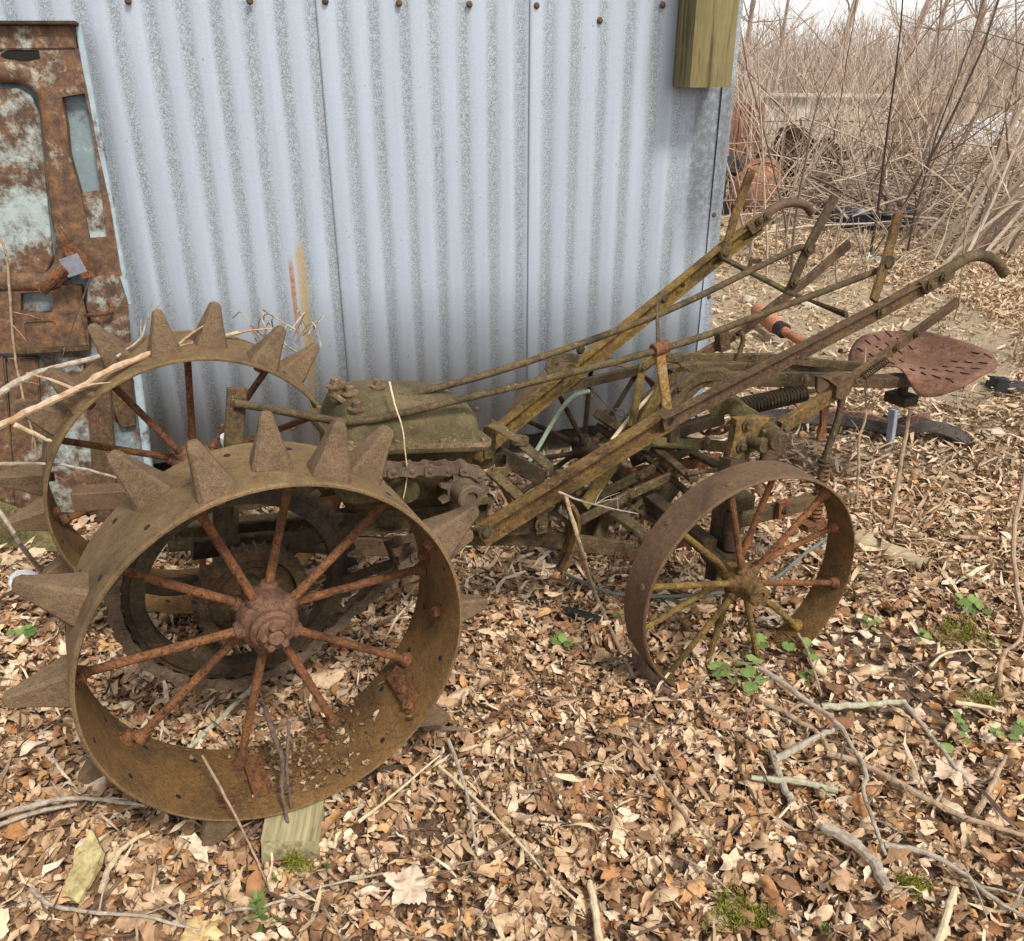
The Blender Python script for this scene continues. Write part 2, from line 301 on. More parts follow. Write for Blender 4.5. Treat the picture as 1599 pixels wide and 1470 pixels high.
# ------------------------------------------------------------------ shed
WD = Vector((math.cos(R_(13)), math.sin(R_(13)), 0)); WN = Vector((math.sin(R_(13)), -math.cos(R_(13)), 0))   # along the wall, out of it
d0 = ray(890, 668); W0 = CAM + d0 * ((.13 - H_) / d0.z); W0.z = 0
def WP(px, py, off=0.0):                # pixel on the wall plane (off = metres in front of it)
    d = ray(px, py); t = ((W0 - CAM).dot(WN) + off) / d.dot(WN); return CAM + d * t
def ws(p): return (p - W0).dot(WD)
def galv():
    m, nt, bs = new_mat('galvanised_sheet'); tc = nt.nodes.new('ShaderNodeTexCoord').outputs['Object']
    sx = nt.nodes.new('ShaderNodeSeparateXYZ'); nt.links.new(tc, sx.inputs[0])
    fine = nz(nt, 260, 3, .75, tc); big = nz(nt, 1.6, 5, .6, tc)
    st = nz(nt, 1.0, 5, .6, mapping(nt, tc, (26, 26, .8)))       # streaks down the sheet
    w = math_(nt, 'SINE', math_(nt, 'MULTIPLY', sx.outputs[0], 2 * math.pi / PITCHW))   # dark speckle is stronger in the valleys
    band = ramp(nt, math_(nt, 'ADD', math_(nt, 'MULTIPLY', w, -.5), math_(nt, 'ADD', math_(nt, 'MULTIPLY', st.outputs[0], .55), math_(nt, 'MULTIPLY', big.outputs[0], .45))), [(.3, (.16, .16, .16)), (.6, (.42, .42, .42)), (.9, (.85, .85, .85))]).outputs[0]
    fine2 = nz(nt, 150, 4, .8, tc, 1.5)
    spk = ramp(nt, math_(nt, 'ADD', math_(nt, 'MULTIPLY', fine.outputs[0], .55), math_(nt, 'MULTIPLY', fine2.outputs[0], .45)), [(.43, (0, 0, 0)), (.55, (1, 1, 1))]).outputs[0]
    c = mixc(nt, math_(nt, 'MULTIPLY', spk, band), (.43, .48, .54), (.15, .165, .16))
    c = mixc(nt, .6, c, ramp(nt, st.outputs[0], [(.3, (1.1, 1.1, 1.1)), (.7, (.86, .87, .88))]).outputs[0], 'MULTIPLY')
    k2 = math_(nt, 'MULTIPLY', math_(nt, 'SUBTRACT', 1, ramp(nt, nz(nt, 55, 2, .5, tc).outputs[0], [(.24, (0, 0, 0)), (.28, (1, 1, 1))]).outputs[0]), .5)
    c = mixc(nt, k2, c, (.14, .13, .12))
    # rust runs below two nail holes, and a dark grey band fading out below the timber end
    def run(x0, half, z0, z1, col, amt, c):
        dx = math_(nt, 'ABSOLUTE', math_(nt, 'SUBTRACT', math_(nt, 'ADD', sx.outputs[0], math_(nt, 'MULTIPLY', math_(nt, 'SUBTRACT', st.outputs[0], .5), half * .8)), x0))
        a = nt.nodes.new('ShaderNodeMapRange'); a.inputs[1].default_value = half; a.inputs[2].default_value = half * .45; nt.links.new(dx, a.inputs[0])
        b = nt.nodes.new('ShaderNodeMapRange'); b.inputs[1].default_value = z0; b.inputs[2].default_value = z0 - .05; nt.links.new(sx.outputs[2], b.inputs[0])
        e = nt.nodes.new('ShaderNodeMapRange'); e.inputs[1].default_value = z1; e.inputs[2].default_value = z1 + .25; nt.links.new(sx.outputs[2], e.inputs[0])
        ff = math_(nt, 'MULTIPLY', math_(nt, 'MULTIPLY', a.outputs[0], b.outputs[0]), math_(nt, 'MULTIPLY', e.outputs[0], amt))
        fn = ramp(nt, nz(nt, 60, 4, .7, tc).outputs[0], [(.3, (.35, .35, .35)), (.55, (1, 1, 1))])
        return mixc(nt, math_(nt, 'MULTIPLY', ff, fn.outputs[0]), c, col)
    for (px, py0, px1, py1, half, col, amt) in ((452, 398, 462, 480, .011, (.38, .16, .03), .95), (468, 372, 484, 560, .022, (.42, .28, .09), .85), (475, 545, 490, 640, .012, (.42, .24, .08), .6)):
        a, b = WP(px, py0), WP(px1, py1); c = run((ws(a) + ws(b)) / 2, half, a.z, b.z - .25, col, amt, c)
    a = WP(1110, 140); b = WP(1105, 420); c = run(ws(a), .12, a.z + .05, b.z, (.12, .12, .125), .8, c)
    nt.links.new(c, bs.inputs['Base Color']); bs.inputs['Metallic'].default_value = .15; bs.inputs['Roughness'].default_value = .5
    bump(nt, bs, fine.outputs[0], .12, .003); return m
PITCHW = .0985
GALV = galv()
SHED_BASE = Vector(W0)
def shed():
    root = thing('metal_shed', 'grey corrugated galvanised metal shed with a rusty run below its nails', 'shed', SHED_BASE, R_(13))
    sR = ws(WP(1128, 240)); s1 = ws(WP(824, 300)); s0 = ws(WP(518, 300)); sL = -4.2; ztop = 2.7
    rng = random.Random(4)
    def panel(a, b, off, amp, zb=.13):
        bm = bmesh.new(); n = int((b - a) / PITCHW * 14); cols = []
        zs = [0, .25, .5, .75, 1]
        for i in range(n + 1):
            s = a + (b - a) * i / n
            q = math.sin(2 * math.pi * s / PITCHW); y = -off - amp * (math.copysign(abs(q) ** .75, q))
            zbb = zb + .008 * math.sin(s * 7) + (.02 * math.sin(s * 23) if False else 0)
            cols.append([bm.verts.new((s, y + .004 * noise.noise(Vector((s * 2, z * 3, 1))) + .0012 * noise.noise(Vector((s * 11, z * 9, 4))), zbb + (ztop - zbb) * z)) for z in zs])
        for i in range(n):
            for k in range(len(zs) - 1): bm.faces.new((cols[i][k], cols[i + 1][k], cols[i + 1][k + 1], cols[i][k + 1]))
        bm2 = bm
        o = mk('wall_panel', bm2, GALV, root, angle=60)
        md = o.modifiers.new('thickness', 'SOLIDIFY'); md.thickness = .0012; md.offset = 1
    panel(sL, s0 + .05, .0, .0025); panel(s0, s1 + .03, .004, .0025); panel(s1, sR, .009, .0036)
    bm = bmesh.new()                      # corner trim
    prism(bm, [Vector((sR - .035, -.021, .08)), Vector((sR + .012, -.021, .08)), Vector((sR + .012, .05, .08)), Vector((sR + .009, .05, .08)), Vector((sR + .009, -.018, .08)), Vector((sR - .035, -.018, .08))], Vector((0, 0, ztop - .08)))
    mk('corner_trim', bm, GALV, root)
    for a, b in (((sR - .002, .05), (sR - .002, 4.0)), ((sL, .05), (sL, 4.0)), ((sL, 4.0), (sR, 4.0))):
        bm = bmesh.new(); A, B = Vector((*a, 0)), Vector((*b, 0)); d = (B - A).normalized(); boxbm(bm, (A + B) / 2 + Vector((0, 0, ztop / 2)), d, d.cross(Z3), Z3, ((B - A).length, .006, ztop))
        mk('wall', bm, GALV, root)
    bm = bmesh.new(); boxbm(bm, Vector(((sL + sR) / 2, 2.0, ztop + .03)), X3, Y3, Z3, (sR - sL + .2, 4.3, .03)); mk('roof', bm, GALV, root)
    # nails
    bm = bmesh.new(); lathe(bm, [(0, .009), (.006, .008), (.0095, .003), (.011, 0), (0, -.002)], ax=-Y3, n=12); nail = mk('nail', bm, RGW, root)
    first = True
    for px, py in [(390, 2), (508, 2), (623, 5), (733, 7), (838, 9), (937, 32), (1035, 8), (347, 666), (457, 668), (745, 639), (923, 619), (600, 655), (1114, 335), (1106, 463), (200, 2)]:
        p = WP(px, py, .014); o = nail if first else copy_obj(nail, root); first = False
        o.location = (ws(p), -.018 if px > 1100 else -.013, p.z)
    # timber end hanging at the corner
    p = WP(1077, 137, .17); q = WP(1141, 137, .17); zb = p.z; s_0 = ws(p); s_1 = ws(q)
    bm = bmesh.new(); boxbm(bm, Vector(((s_0 + s_1) / 2, -.095, zb + .75)), X3, Y3, Z3, (s_1 - s_0, .15, 1.5)); bevel(bm, .004, 2)
    mk('timber_end', bm, WPOST, root)
shed()

# ------------------------------------------------------------------ the tractor
T = thing('garden_tractor', 'rusty antique walking tractor with spiked steel wheels and an iron seat', 'tractor', O_, TH)
def wframe(C, az, tl):
    a = Vector((math.sin(az) * math.cos(tl), -math.cos(az) * math.cos(tl), math.sin(tl)))
    u = Z3.cross(a).normalized(); v = a.cross(u)
    def L(d): return Vector((d.dot(XM), d.dot(YM), d.z))
    a, u, v = L(a), L(u), L(v); m = Matrix((u, v, a)).transposed().to_4x4(); m.translation = toM(Vector(C)); return m
def chamf_ring(R, w, t, s_front=0.0, groove=0.0):  # rim section; z from -w to 0
    e = .004
    o = [(R, -w + e), (R, -w / 2 - .002), (R - groove, -w / 2 - .001), (R - groove, -w / 2 + .001), (R, -w / 2 + .002), (R, -e), (R - e, 0)] if groove else [(R, -w + e), (R, -e), (R - e, 0)]
    return o + [(R - t + e * .5, 0), (R - t, -e), (R - t, -w + e), (R - t + e * .5, -w), (R - e, -w)]
def lug_mesh():
    bm = bmesh.new(); rings = []
    # base (tangent x, axial y), tapering wedge with one steep side and a blunt tip
    for z, hx, hy, ox in ((-.006, .038, .037, 0), (.004, .038, .037, 0), (.05, .0245, .024, .003), (.086, .0155, .0155, .006), (.098, .0132, .0132, .007), (.105, .009, .009, .007), (.1075, .004, .004, .007)):
        c = .22; pts = []
        for sx, sy in ((-1, -1), (1, -1), (1, 1), (-1, 1)):
            x, y = sx * hx, sy * hy
            if sx * sy > 0: pts += [(x, y - sy * hy * c), (x - sx * hx * c, y)]
            else: pts += [(x - sx * hx * c, y), (x, y - sy * hy * c)]
        rings.append([bm.verts.new((x + ox, y, z)) for x, y in pts])
    for A, B in zip(rings, rings[1:]):
        n = len(A)
        for i in range(n): bm.faces.new((A[i], A[(i + 1) % n], B[(i + 1) % n], B[i]))
    bm.faces.new(rings[0]); bm.faces.new(rings[-1])
    return bm
def spoke_bm(th, r0, s0, r1, s1, r=.0098, foot=True):
    bm = bmesh.new(); c, s = math.cos(th), math.sin(th)
    p0, p1 = Vector((c * r0, s * r0, s0)), Vector((c * r1, s * r1, s1)); d = p1 - p0
    sweep(bm, [p0, p0 + d * .12, p0 + d * .5, p1], ngon(r, 10), Z3, scales=[1.12, 1.0, .97, .95])
    if foot: lathe(bm, [(.0, -.02), (.012, -.019), (.015, -.010), (.019, .0)], p1, d.normalized(), 12)
    return bm
lug_obj = None; bolt_mesh = None
def hexbolt(r=.011, h=.009):
    bm = bmesh.new(); lathe(bm, [(0, .001), (r * 1.55, .001), (r * 1.55, .003), (0, .003)], ax=-Y3, n=14)
    lathe(bm, [(0, .002), (r, .002), (r, h), (r * .8, h + .0015), (0, h + .0015)], ax=-Y3, n=6); return bm
def rivet(r=.008):
    bm = bmesh.new(); lathe(bm, [(r, -.002), (r * .9, .002), (r * .55, .004), (0, .005)], ax=Z3, n=12); return bm

def drive_wheel(C, az, tl, phase, lugs, seed, hubmat):
    global lug_obj
    R, w = .3783, .2293; mw = wframe(C, az, tl)
    bm = bmesh.new(); n = 144; lathe(bm, chamf_ring(R, w, .010, groove=.004), ax=Z3, n=n, closed=True)
    rng = random.Random(seed)
    wh = mk('drive_wheel', bm, [RW, RRIM], T, angle=40)
    for f in wh.data.polygons:                          # bare inside of the rim weathered a different colour
        c = f.center; rr = math.hypot(c.x, c.y)
        if rr < R - .007: f.material_index = 1
    wh.matrix_local = mw; wh['label'] = 'spiked steel drive wheel'
    rv = None
    for th, s in lugs:
        if lug_obj is None: o = lug_obj = mk('lug', lug_mesh(), RLUG, wh, angle=28)
        else: o = copy_obj(lug_obj, wh)
        t = R_(th); rad = Vector((math.cos(t), math.sin(t), 0)); tan = Vector((-math.sin(t), math.cos(t), 0))
        rot = Matrix((tan, Vector((0, 0, 1)), rad)).transposed().to_4x4()
        rot = rot @ Matrix.Rotation(rng.uniform(-.14, .14) + (math.pi if rng.random() < .5 else 0), 4, 'Z') @ Matrix.Scale(rng.uniform(.95, 1.05), 4)
        rot.translation = rad * R + Vector((0, 0, s)); o.matrix_local = rot
        # bolt of the lug inside the rim
        if rv is None: rv = mk('lug_bolt', hexbolt(.013, .016), RSP, wh); b = rv
        else: b = copy_obj(rv, wh)
        m2 = Matrix((tan, rad, Vector((0, 0, 1)))).transposed().to_4x4(); m2.translation = rad * (R - .0105) + Vector((0, 0, s)); b.matrix_local = m2
    # spare bolt holes, near-black plugs coloured as the shade inside
    bmh = bmesh.new()
    for k in range(40):
        t = R_(k * 9 + 4); s = -.05 if k % 2 else -.18
        if any(abs((math.degrees(t) - th + 180) % 360 - 180) < 9 and abs(s - q) < .07 for th, q in lugs): continue
        d = Vector((math.cos(t), math.sin(t), 0))
        lathe(bmh, [(0, .0005), (.0065, .0005), (.0065, -.011), (0, -.0115)], d * (R + .0004) + Vector((0, 0, s)), d, 12)
    h = mk('bolt_hole', bmh, HOLE, wh); h['kind'] = 'stuff'
    for k in range(10):
        sr = -.165 if k % 2 else -.195
        o = mk('spoke', spoke_bm(R_(phase + 36 * k), .048, -.155 if k % 2 else -.205, R - .012, sr), RSP, wh)
    bm = bmesh.new()
    lathe(bm, [(0, -.26), (.030, -.26), (.045, -.235), (.056, -.22), (.062, -.20), (.064, -.165), (.060, -.145), (.050, -.135), (.046, -.13), (.046, -.118), (.040, -.112), (0, -.112)], ax=Z3, n=36)
    for k in range(10):
        t = R_(phase + 36 * k); d = Vector((math.cos(t), math.sin(t), 0)); lathe(bm, [(.021, 0), (.02, .02), (.016, .026), (0, .026)], d * .045 + Vector((0, 0, -.157 if k % 2 else -.203)), d, 12)
    mk('hub', bm, hubmat, wh)
    bm = bmesh.new(); lathe(bm, [(0, -.13), (.036, -.13), (.037, -.105), (.032, -.1), (0, -.1)], ax=Z3, n=8)
    for k in range(5): t = 2 * math.pi * k / 5 + .4; lathe(bm, [(.009, 0), (.009, .012), (.006, .016), (0, .016)], Vector((math.cos(t) * .025, math.sin(t) * .025, -.101)), Z3, 6)
    lathe(bm, [(.016, -.1), (.017, -.088), (.013, -.084), (0, -.084)], ax=Z3, n=16)
    mk('axle_nut', bm, RHB, wh)
    for th in (257, 318):                   # mounting straps riveted across the inside of the rim
        bm = bmesh.new(); t = R_(th); d = Vector((math.cos(t), math.sin(t), 0)); boxbm(bm, d * (R - .018) + Vector((0, 0, -.115)), Vector((-d.y, d.x, 0)), Z3, d, (.04, .12, .012))
        lathe(bm, [(.012, 0), (.01, .008), (0, .009)], d * (R - .025) + Vector((0, 0, -.10)), -d, 10)
        mk('rim_strap', bm, RSP, wh)
    return wh
A1 = (-.4393, 1.3418, .4483); A2 = (-.8105, 2.0101, .4770)
w1 = drive_wheel(A1, R_(27.7), R_(1.38), 1, [(117, -.17), (101, -.045), (84, -.10), (69, -.055), (55, -.125), (24, -.055), (9, -.165), (351, -.10), (150, -.10), (178, -.12), (211, -.165), (245, -.05), (283, -.17), (316, -.06)], 3, RHB)
w2 = drive_wheel(A2, R_(26.9), R_(-2.92), 13, [(112, -.15), (95, -.085), (78, -.12), (59, -.05), (37, -.2), (129, -.045), (143, -.11), (174, -.19), (183, -.10), (208, -.12), (18, -.06), (355, -.15), (330, -.07), (300, -.15), (265, -.08), (235, -.16)], 8, RHB)

def guide_wheel(C, az, tl, phase, dark=False):
    R, w = .3272, .102; mw = wframe(C, az, tl)
    bm = bmesh.new(); lathe(bm, chamf_ring(R, w, .008), ax=Z3, n=144, closed=True)
    wh = mk('guide_wheel', bm, [RGW, RRIM], T, angle=40); wh.matrix_local = mw; wh['label'] = 'smooth spoked rear wheel'
    for f in wh.data.polygons:
        c = f.center
        if math.hypot(c.x, c.y) < R - .005: f.material_index = 1
    rv = None
    for k in range(12):
        th = R_(phase + 30 * k); o = mk('spoke', spoke_bm(th, .03, -.045 if k % 2 else -.085, R - .009, -.035 if k % 2 else -.068, .0088), RDK if dark else (RSP if k in (0, 1, 2, 3, 11) else RYH), wh)
        rv_o = mk('rivet', rivet(.011), RGW, wh) if rv is None else copy_obj(rv, wh); rv = rv or rv_o
        d = Vector((math.cos(th), math.sin(th), 0)); m2 = Matrix((Vector((-d.y, d.x, 0)), Vector((0, 0, 1)), d)).transposed().to_4x4(); m2.translation = d * R + Vector((0, 0, -.035 if k % 2 else -.068)); rv_o.matrix_local = m2
    bm = bmesh.new()
    lathe(bm, [(0, -.13), (.026, -.13), (.030, -.11), (.042, -.095), (.044, -.065), (.042, -.04), (.033, -.028), (.031, -.02), (.029, .0), (.029, .022), (.025, .026), (.014, .026), (.013, .020), (0, .020)], ax=Z3, n=32)
    for k in range(12):
        t = R_(phase + 30 * k); d = Vector((math.cos(t), math.sin(t), 0)); lathe(bm, [(.015, 0), (.015, .018), (.011, .024), (0, .024)], d * .03 + Vector((0, 0, -.045 if k % 2 else -.085)), d, 10)
    mk('hub', bm, RDK if dark else RHD, wh)
    return wh
A3 = Vector((.6242, 1.8454, .2772)); w3 = guide_wheel(A3, R_(22.8), R_(-.78), 17)
A4 = Vector((.282, 2.65, .295)); w4 = guide_wheel(A4, R_(21), R_(1), 28, True)

def bar(name, pts, w, t, mat, ref=Y3, prof=None, sm=0):
    P = [M(*p) if not isinstance(p, Vector) else p for p in pts]
    if sm: P = smooth_path(P, sm)
    bm = bmesh.new(); sweep(bm, P, prof or box_prof(w, t), ref); return mk(name, bm, mat, T)
def rod(name, pts, r, mat, sm=0, n=12):
    P = [M(*p) if not isinstance(p, Vector) else p for p in pts]
    if sm: P = smooth_path(P, sm)
    bm = bmesh.new(); sweep(bm, P, ngon(r, n), Y3); return mk(name, bm, mat, T)
def plate(name, poly, y, t, mat, bev=.002):
    bm = bmesh.new(); prism(bm, [M(px, py, y) for px, py in poly], Vector((0, t, 0)))
    if bev: bmesh.ops.bevel(bm, geom=list(bm.edges), offset=bev, segments=1, affect='EDGES')
    return mk(name, bm, mat, T)
bolt0 = None
def bolts(lst, k=1.0, mat=None):
    global bolt0
    for px, py, y in lst:
        if bolt0 is None: o = bolt0 = mk('bolt', hexbolt(), RFR, T)
        else: o = copy_obj(bolt0, T)
        o.location = M(px, py, y); o.rotation_euler = (0, random.Random(px * 7 + py).uniform(0, 1), 0); o.scale = (k,) * 3

# axle, chain wheel, ratchet drum, chain
ax0 = toM(Vector(A1)); ax1 = toM(Vector(A2)); axd = (ax1 - ax0).normalized()
bm = bmesh.new(); sweep(bm, [ax0 + axd * .2, ax1 - axd * -.05], ngon(.024, 16), Z3); mk('axle', bm, RDK, T)
RC = M(378, 912, -.15); RR = .272
def gear_pts(R, n, depth, c, wide=.5):
    out = []
    for i in range(n):
        for k, rr in ((0, R - depth), (.25, R - depth), (.42, R), (.58, R), (.75, R - depth)):
            t = 2 * math.pi * (i + k) / n; out.append(c + Vector((math.cos(t) * rr, 0, math.sin(t) * rr)))
    return out
def ring_prism(bm, outer, inner, dv):
    n = len(outer); A = [bm.verts.new(p) for p in outer]; B = [bm.verts.new(p) for p in inner]; A2_ = [bm.verts.new(p + dv) for p in outer]; B2 = [bm.verts.new(p + dv) for p in inner]
    for i in range(n):
        j = (i + 1) % n
        bm.faces.new((A[i], A[j], B[j], B[i])); bm.faces.new((A2_[i], A2_[j], B2[j], B2[i])); bm.faces.new((A[i], A[j], A2_[j], A2_[i])); bm.faces.new((B[i], B[j], B2[j], B2[i]))
bm = bmesh.new(); outer = gear_pts(RR, 38, .022, RC)
inner = [RC + (p - RC).normalized() * .218 for p in outer]; ring_prism(bm, outer, inner, Vector((0, .022, 0)))
outer = [RC + Vector((0, -.008, 0)) + (p - RC).normalized() * .236 for p in outer]; inner = [RC + Vector((0, -.008, 0)) + (p - RC).normalized() * .206 for p in outer]; ring_prism(bm, outer, inner, Vector((0, .04, 0)))
for k in range(5):
    t = R_(72 * k + 20); d = Vector((math.cos(t), 0, math.sin(t))); e = Vector((-d.z, 0, d.x))
    sweep(bm, smooth_path([RC + d * .08 + Vector((0, .012, 0)), RC + d * .15 + e * .012 + Vector((0, .012, 0)), RC + d * .215 + e * .0 + Vector((0, .012, 0))], 5), box_prof(.042, .02, .006), Y3, scales=[1.3] + [1.0] * 9 + [1.3])
cw = mk('chain_wheel', bm, RDK, T); cw['label'] = 'large toothed chain wheel'
bm = bmesh.new(); dc = M(396, 935, -.2)
outer = gear_pts(.128, 34, .008, dc); inner = [dc + (p - dc).normalized() * .098 for p in outer]; ring_prism(bm, outer, inner, Vector((0, .035, 0)))
lathe(bm, [(0, .02), (.1, .02), (.1, .008), (.075, -.002), (.075, -.006), (.05, -.01), (.05, -.03), (0, -.03)], dc + Vector((0, .012, 0)), Y3, 40)
mk('ratchet_drum', bm, rust('drum_rust', [(.3, (.035, .024, .014)), (.5, (.085, .055, .03)), (.7, (.12, .065, .03))], 10, pitamt=.4), T)
# sprocket
SC = M(722, 765, -.15)
bm = bmesh.new(); op = gear_pts(.062, 8, .022, SC); prism(bm, op, Vector((0, .022, 0)))
lathe(bm, [(0, 0), (.034, 0), (.034, -.05), (.030, -.054), (.017, -.054), (.016, -.046), (0, -.046)], SC, Y3, 24)
mk('drive_sprocket', bm, RCH, T)
# chain: path round both wheels
def chain_path():
    r1, r2 = RR - .004, .056; y = SC.y + .011; c1 = Vector((RC.x, RC.z)); c2 = Vector((SC.x, SC.z)); d = c2 - c1; L = d.length; a = math.atan2(d.y, d.x); b = math.acos((r1 - r2) / L)
    pts = []
    up1 = a + b; lo1 = a - b
    for i in range(60): t = up1 + (2 * math.pi - 2 * b) * i / 59; pts.append(Vector((c1.x + r1 * math.cos(t), y, c1.y + r1 * math.sin(t))))
    for i in range(20): t = lo1 + (2 * b) * i / 19; pts.append(Vector((c2.x + r2 * math.cos(t), y, c2.y + r2 * math.sin(t))))
    return pts + [pts[0]]
def resample(pts, step):
    out = [pts[0]]; acc = 0; 
    for a, b in zip(pts, pts[1:]):
        L = (b - a).length; s = step - acc
        while s <= L: out.append(a + (b - a) * (s / L)); s += step
        acc = (acc + L) % step if L else acc
    return out
cp = chain_path(); bm = bmesh.new(); per = sum((b - a).length for a, b in zip(cp, cp[1:])); nl = int(per / .047); lp = resample(cp, per / nl)[:nl]
for i in range(nl):
    p, q = lp[i], lp[(i + 1) % nl]; d = (q - p).normalized(); nrm = Vector((-d.z, 0, d.x)); L = (q - p).length; oy = .017 if i % 2 else .012
    prof = []
    for k in range(16):                    # figure-eight plate
        t = 2 * math.pi * k / 16; cx = L / 2 if math.cos(t) > 0 else -L / 2
        prof.append((cx + .016 * math.cos(t) if abs(math.cos(t)) > .3 else .6 * L * math.cos(t), .0175 * math.sin(t) * (1 if abs(math.cos(t)) > .3 else .62)))
    mid = (p + q) / 2
    for sgn in (-1, 1): prism(bm, [mid + d * x + nrm * z + Vector((0, sgn * oy - .002, 0)) for x, z in prof], Vector((0, .004, 0)))
    lathe(bm, [(0, -.023), (.0045, -.0225), (.0075, -.019), (.0075, .021), (0, .021)], p, Y3, 10); lathe(bm, [(.0115, -.01), (.0115, .01)], p, Y3, 10)
mk('drive_chain', bm, RCH, T)

# frame rails
bar('frame_rail', [(262, 838, .05), (470, 822, .03), (764, 797, -.03)], .068, .03, RFR, prof=chan_prof(.068, .035))
bar('frame_rail', [(300, 792, .22), (600, 742, .2), (768, 714, .2)], .06, .03, RFR)
bar('cross_beam', [(118, 779, .26), (230, 772, .2), (330, 765, .12)], .05, .05, RGW)
bar('front_upright', [(370, 606, 0), (362, 740, 0), (352, 905, 0)], .043, .014, RFR)
bar('frame_brace', [(300, 858, -.02), (420, 845, 0), (640, 856, -.0)], .05, .02, RDK)
bm = bmesh.new(); lathe(bm, [(0, 0), (.013, 0), (.014, .02), (.011, .034), (.006, .038), (0, .038)], M(357, 697, .05), Vector((-.2, -.3, 1)), 16); mk('grease_cup', bm, WHITE, T)

# gearbox
gA, gB = M(533, 701, -.08), M(768, 694, -.08); e1 = (gB - gA).normalized(); e2 = Y3; e3 = e1.cross(e2); gl = (gB - gA).length; gw = .27
def rrect(c, lx, ly, r, n=5):
    out = []
    for sx, sy, a0 in ((1, 1, 0), (-1, 1, 90), (-1, -1, 180), (1, -1, 270)):
        for k in range(n + 1):
            t = R_(a0 + 90 * k / n); out.append(c + e1 * (sx * (lx / 2 - r) + r * math.cos(t)) + e2 * (sy * (ly / 2 - r) + r * math.sin(t)))
    return out
gc = gA + e1 * (gl / 2) + e2 * (gw / 2)
def loft(bm, rings, cap=True):
    V = [[bm.verts.new(p) for p in r] for r in rings]
    for A, B in zip(V, V[1:]):
        n = len(A)
        for i in range(n): bm.faces.new((A[i], A[(i + 1) % n], B[(i + 1) % n], B[i]))
    if cap: bm.faces.new(V[0]); bm.faces.new(V[-1])
bm = bmesh.new()
loft(bm, [rrect(gc + e3 * h + e1 * sh, gl - i, gw - i2, max(.012, r), 7) for h, i, i2, r, sh in ((-.018, -.008, -.008, .03, 0), (-.015, -.014, -.014, .032, 0), (.003, -.014, -.014, .032, 0), (.007, -.010, -.010, .03, 0), (.008, .014, .014, .03, 0), (.011, .032, .026, .035, 0), (.036, .036, .028, .045, -.002), (.064, .050, .038, .05, -.004), (.086, .080, .06, .055, -.008), (.100, .122, .095, .055, -.012), (.108, .175, .14, .04, -.016), (.111, .24, .2, .02, -.018))])
RCV = rust('cover_casting', [(.3, (.05, .043, .017)), (.44, (.088, .07, .03)), (.56, (.125, .096, .046)), (.68, (.14, .10, .055))], 3.5, pitamt=.15, speck=(.4, .4, .3), bstr=.15, orange=.05, con=.5)
gb = mk('gearbox_cover', bm, RCV, T, angle=60); gb['label'] = 'mossy domed gearbox cover'
bm = bmesh.new(); fo = rrect(gc - e3 * .004, gl + .016, gw + .016, .034, 7); fi = rrect(gc - e3 * .004, gl - .02, gw - .02, .024, 7); ring_prism(bm, fo, fi, e3 * .011); bmesh.ops.bevel(bm, geom=[e for e in bm.edges if e.calc_face_angle(0) > .7], offset=.003, segments=2, affect='EDGES'); mk('cover_flange', bm, RLK, gb)
for fx in (-.44, -.15, .15, .44):
    for fy in (-1, 1):
        bm = bmesh.new(); lathe(bm, [(0, 0), (.008, 0), (.008, .008), (.006, .0095), (0, .0095)], gc + e1 * (gl * fx) + e2 * (fy * (gw / 2 - .004)) + e3 * .007, e3, 6); mk('cover_bolt', bm, RLK, gb)
bm = bmesh.new(); loft(bm, [rrect(gc + e3 * h, gl - i, gw - i, .03) for h, i in ((-.0125, .03), (-.06, .05), (-.16, .06), (-.2, .12), (-.215, .2))])
lathe(bm, [(.0, -.07), (.030, -.068), (.036, -.05), (.038, .03), (0, .03)], M(622, 752, -.06), Y3, 24)
lathe(bm, [(.0, -.03), (.05, -.03), (.056, -.02), (.056, .06), (0, .06)], M(722, 765, -.09), Y3, 28)
mk('gearbox_body', bm, rust('gearbox_body_rust', [(.3, (.05, .04, .016)), (.46, (.08, .058, .022)), (.6, (.115, .08, .033)), (.75, (.11, .055, .024))], 7, pitamt=.4), T)
# shift linkage on the cover
def cap_bolt(px, py, y, r=.02):
    bm = bmesh.new(); lathe(bm, [(r * .8, -.03), (r, -.008), (r, .004), (r * 1.25, .006), (r * 1.25, .011), (r * .6, .012), (r * .6, .026), (r * .45, .028), (0, .028)], M(px, py, y), Z3, 16); return mk('linkage_bolt', bm, RLK, T)
for q in ((525, 607, .05, .02), (547, 619, .03, .018), (591, 608, .04, .016), (558, 643, -.03, .018)): cap_bolt(*q)
bar('shift_arm', [(522, 612, .05), (540, 626, .03), (552, 627, .03)], .032, .014, RLK, Z3)
bar('shift_arm', [(546, 619, .03), (572, 613, .04), (592, 611, .04), (612, 617, .02), (628, 629, .0)], .026, .014, RLK, Z3, sm=4)
bm = bmesh.new(); lathe(bm, [(0, -.03), (.02, -.03), (.02, -.012), (.015, -.01), (.015, 0), (.02, .002), (.019, .008), (0, .010)], M(628, 630, .0), Z3, 16); mk('shift_eye', bm, RLK, T)

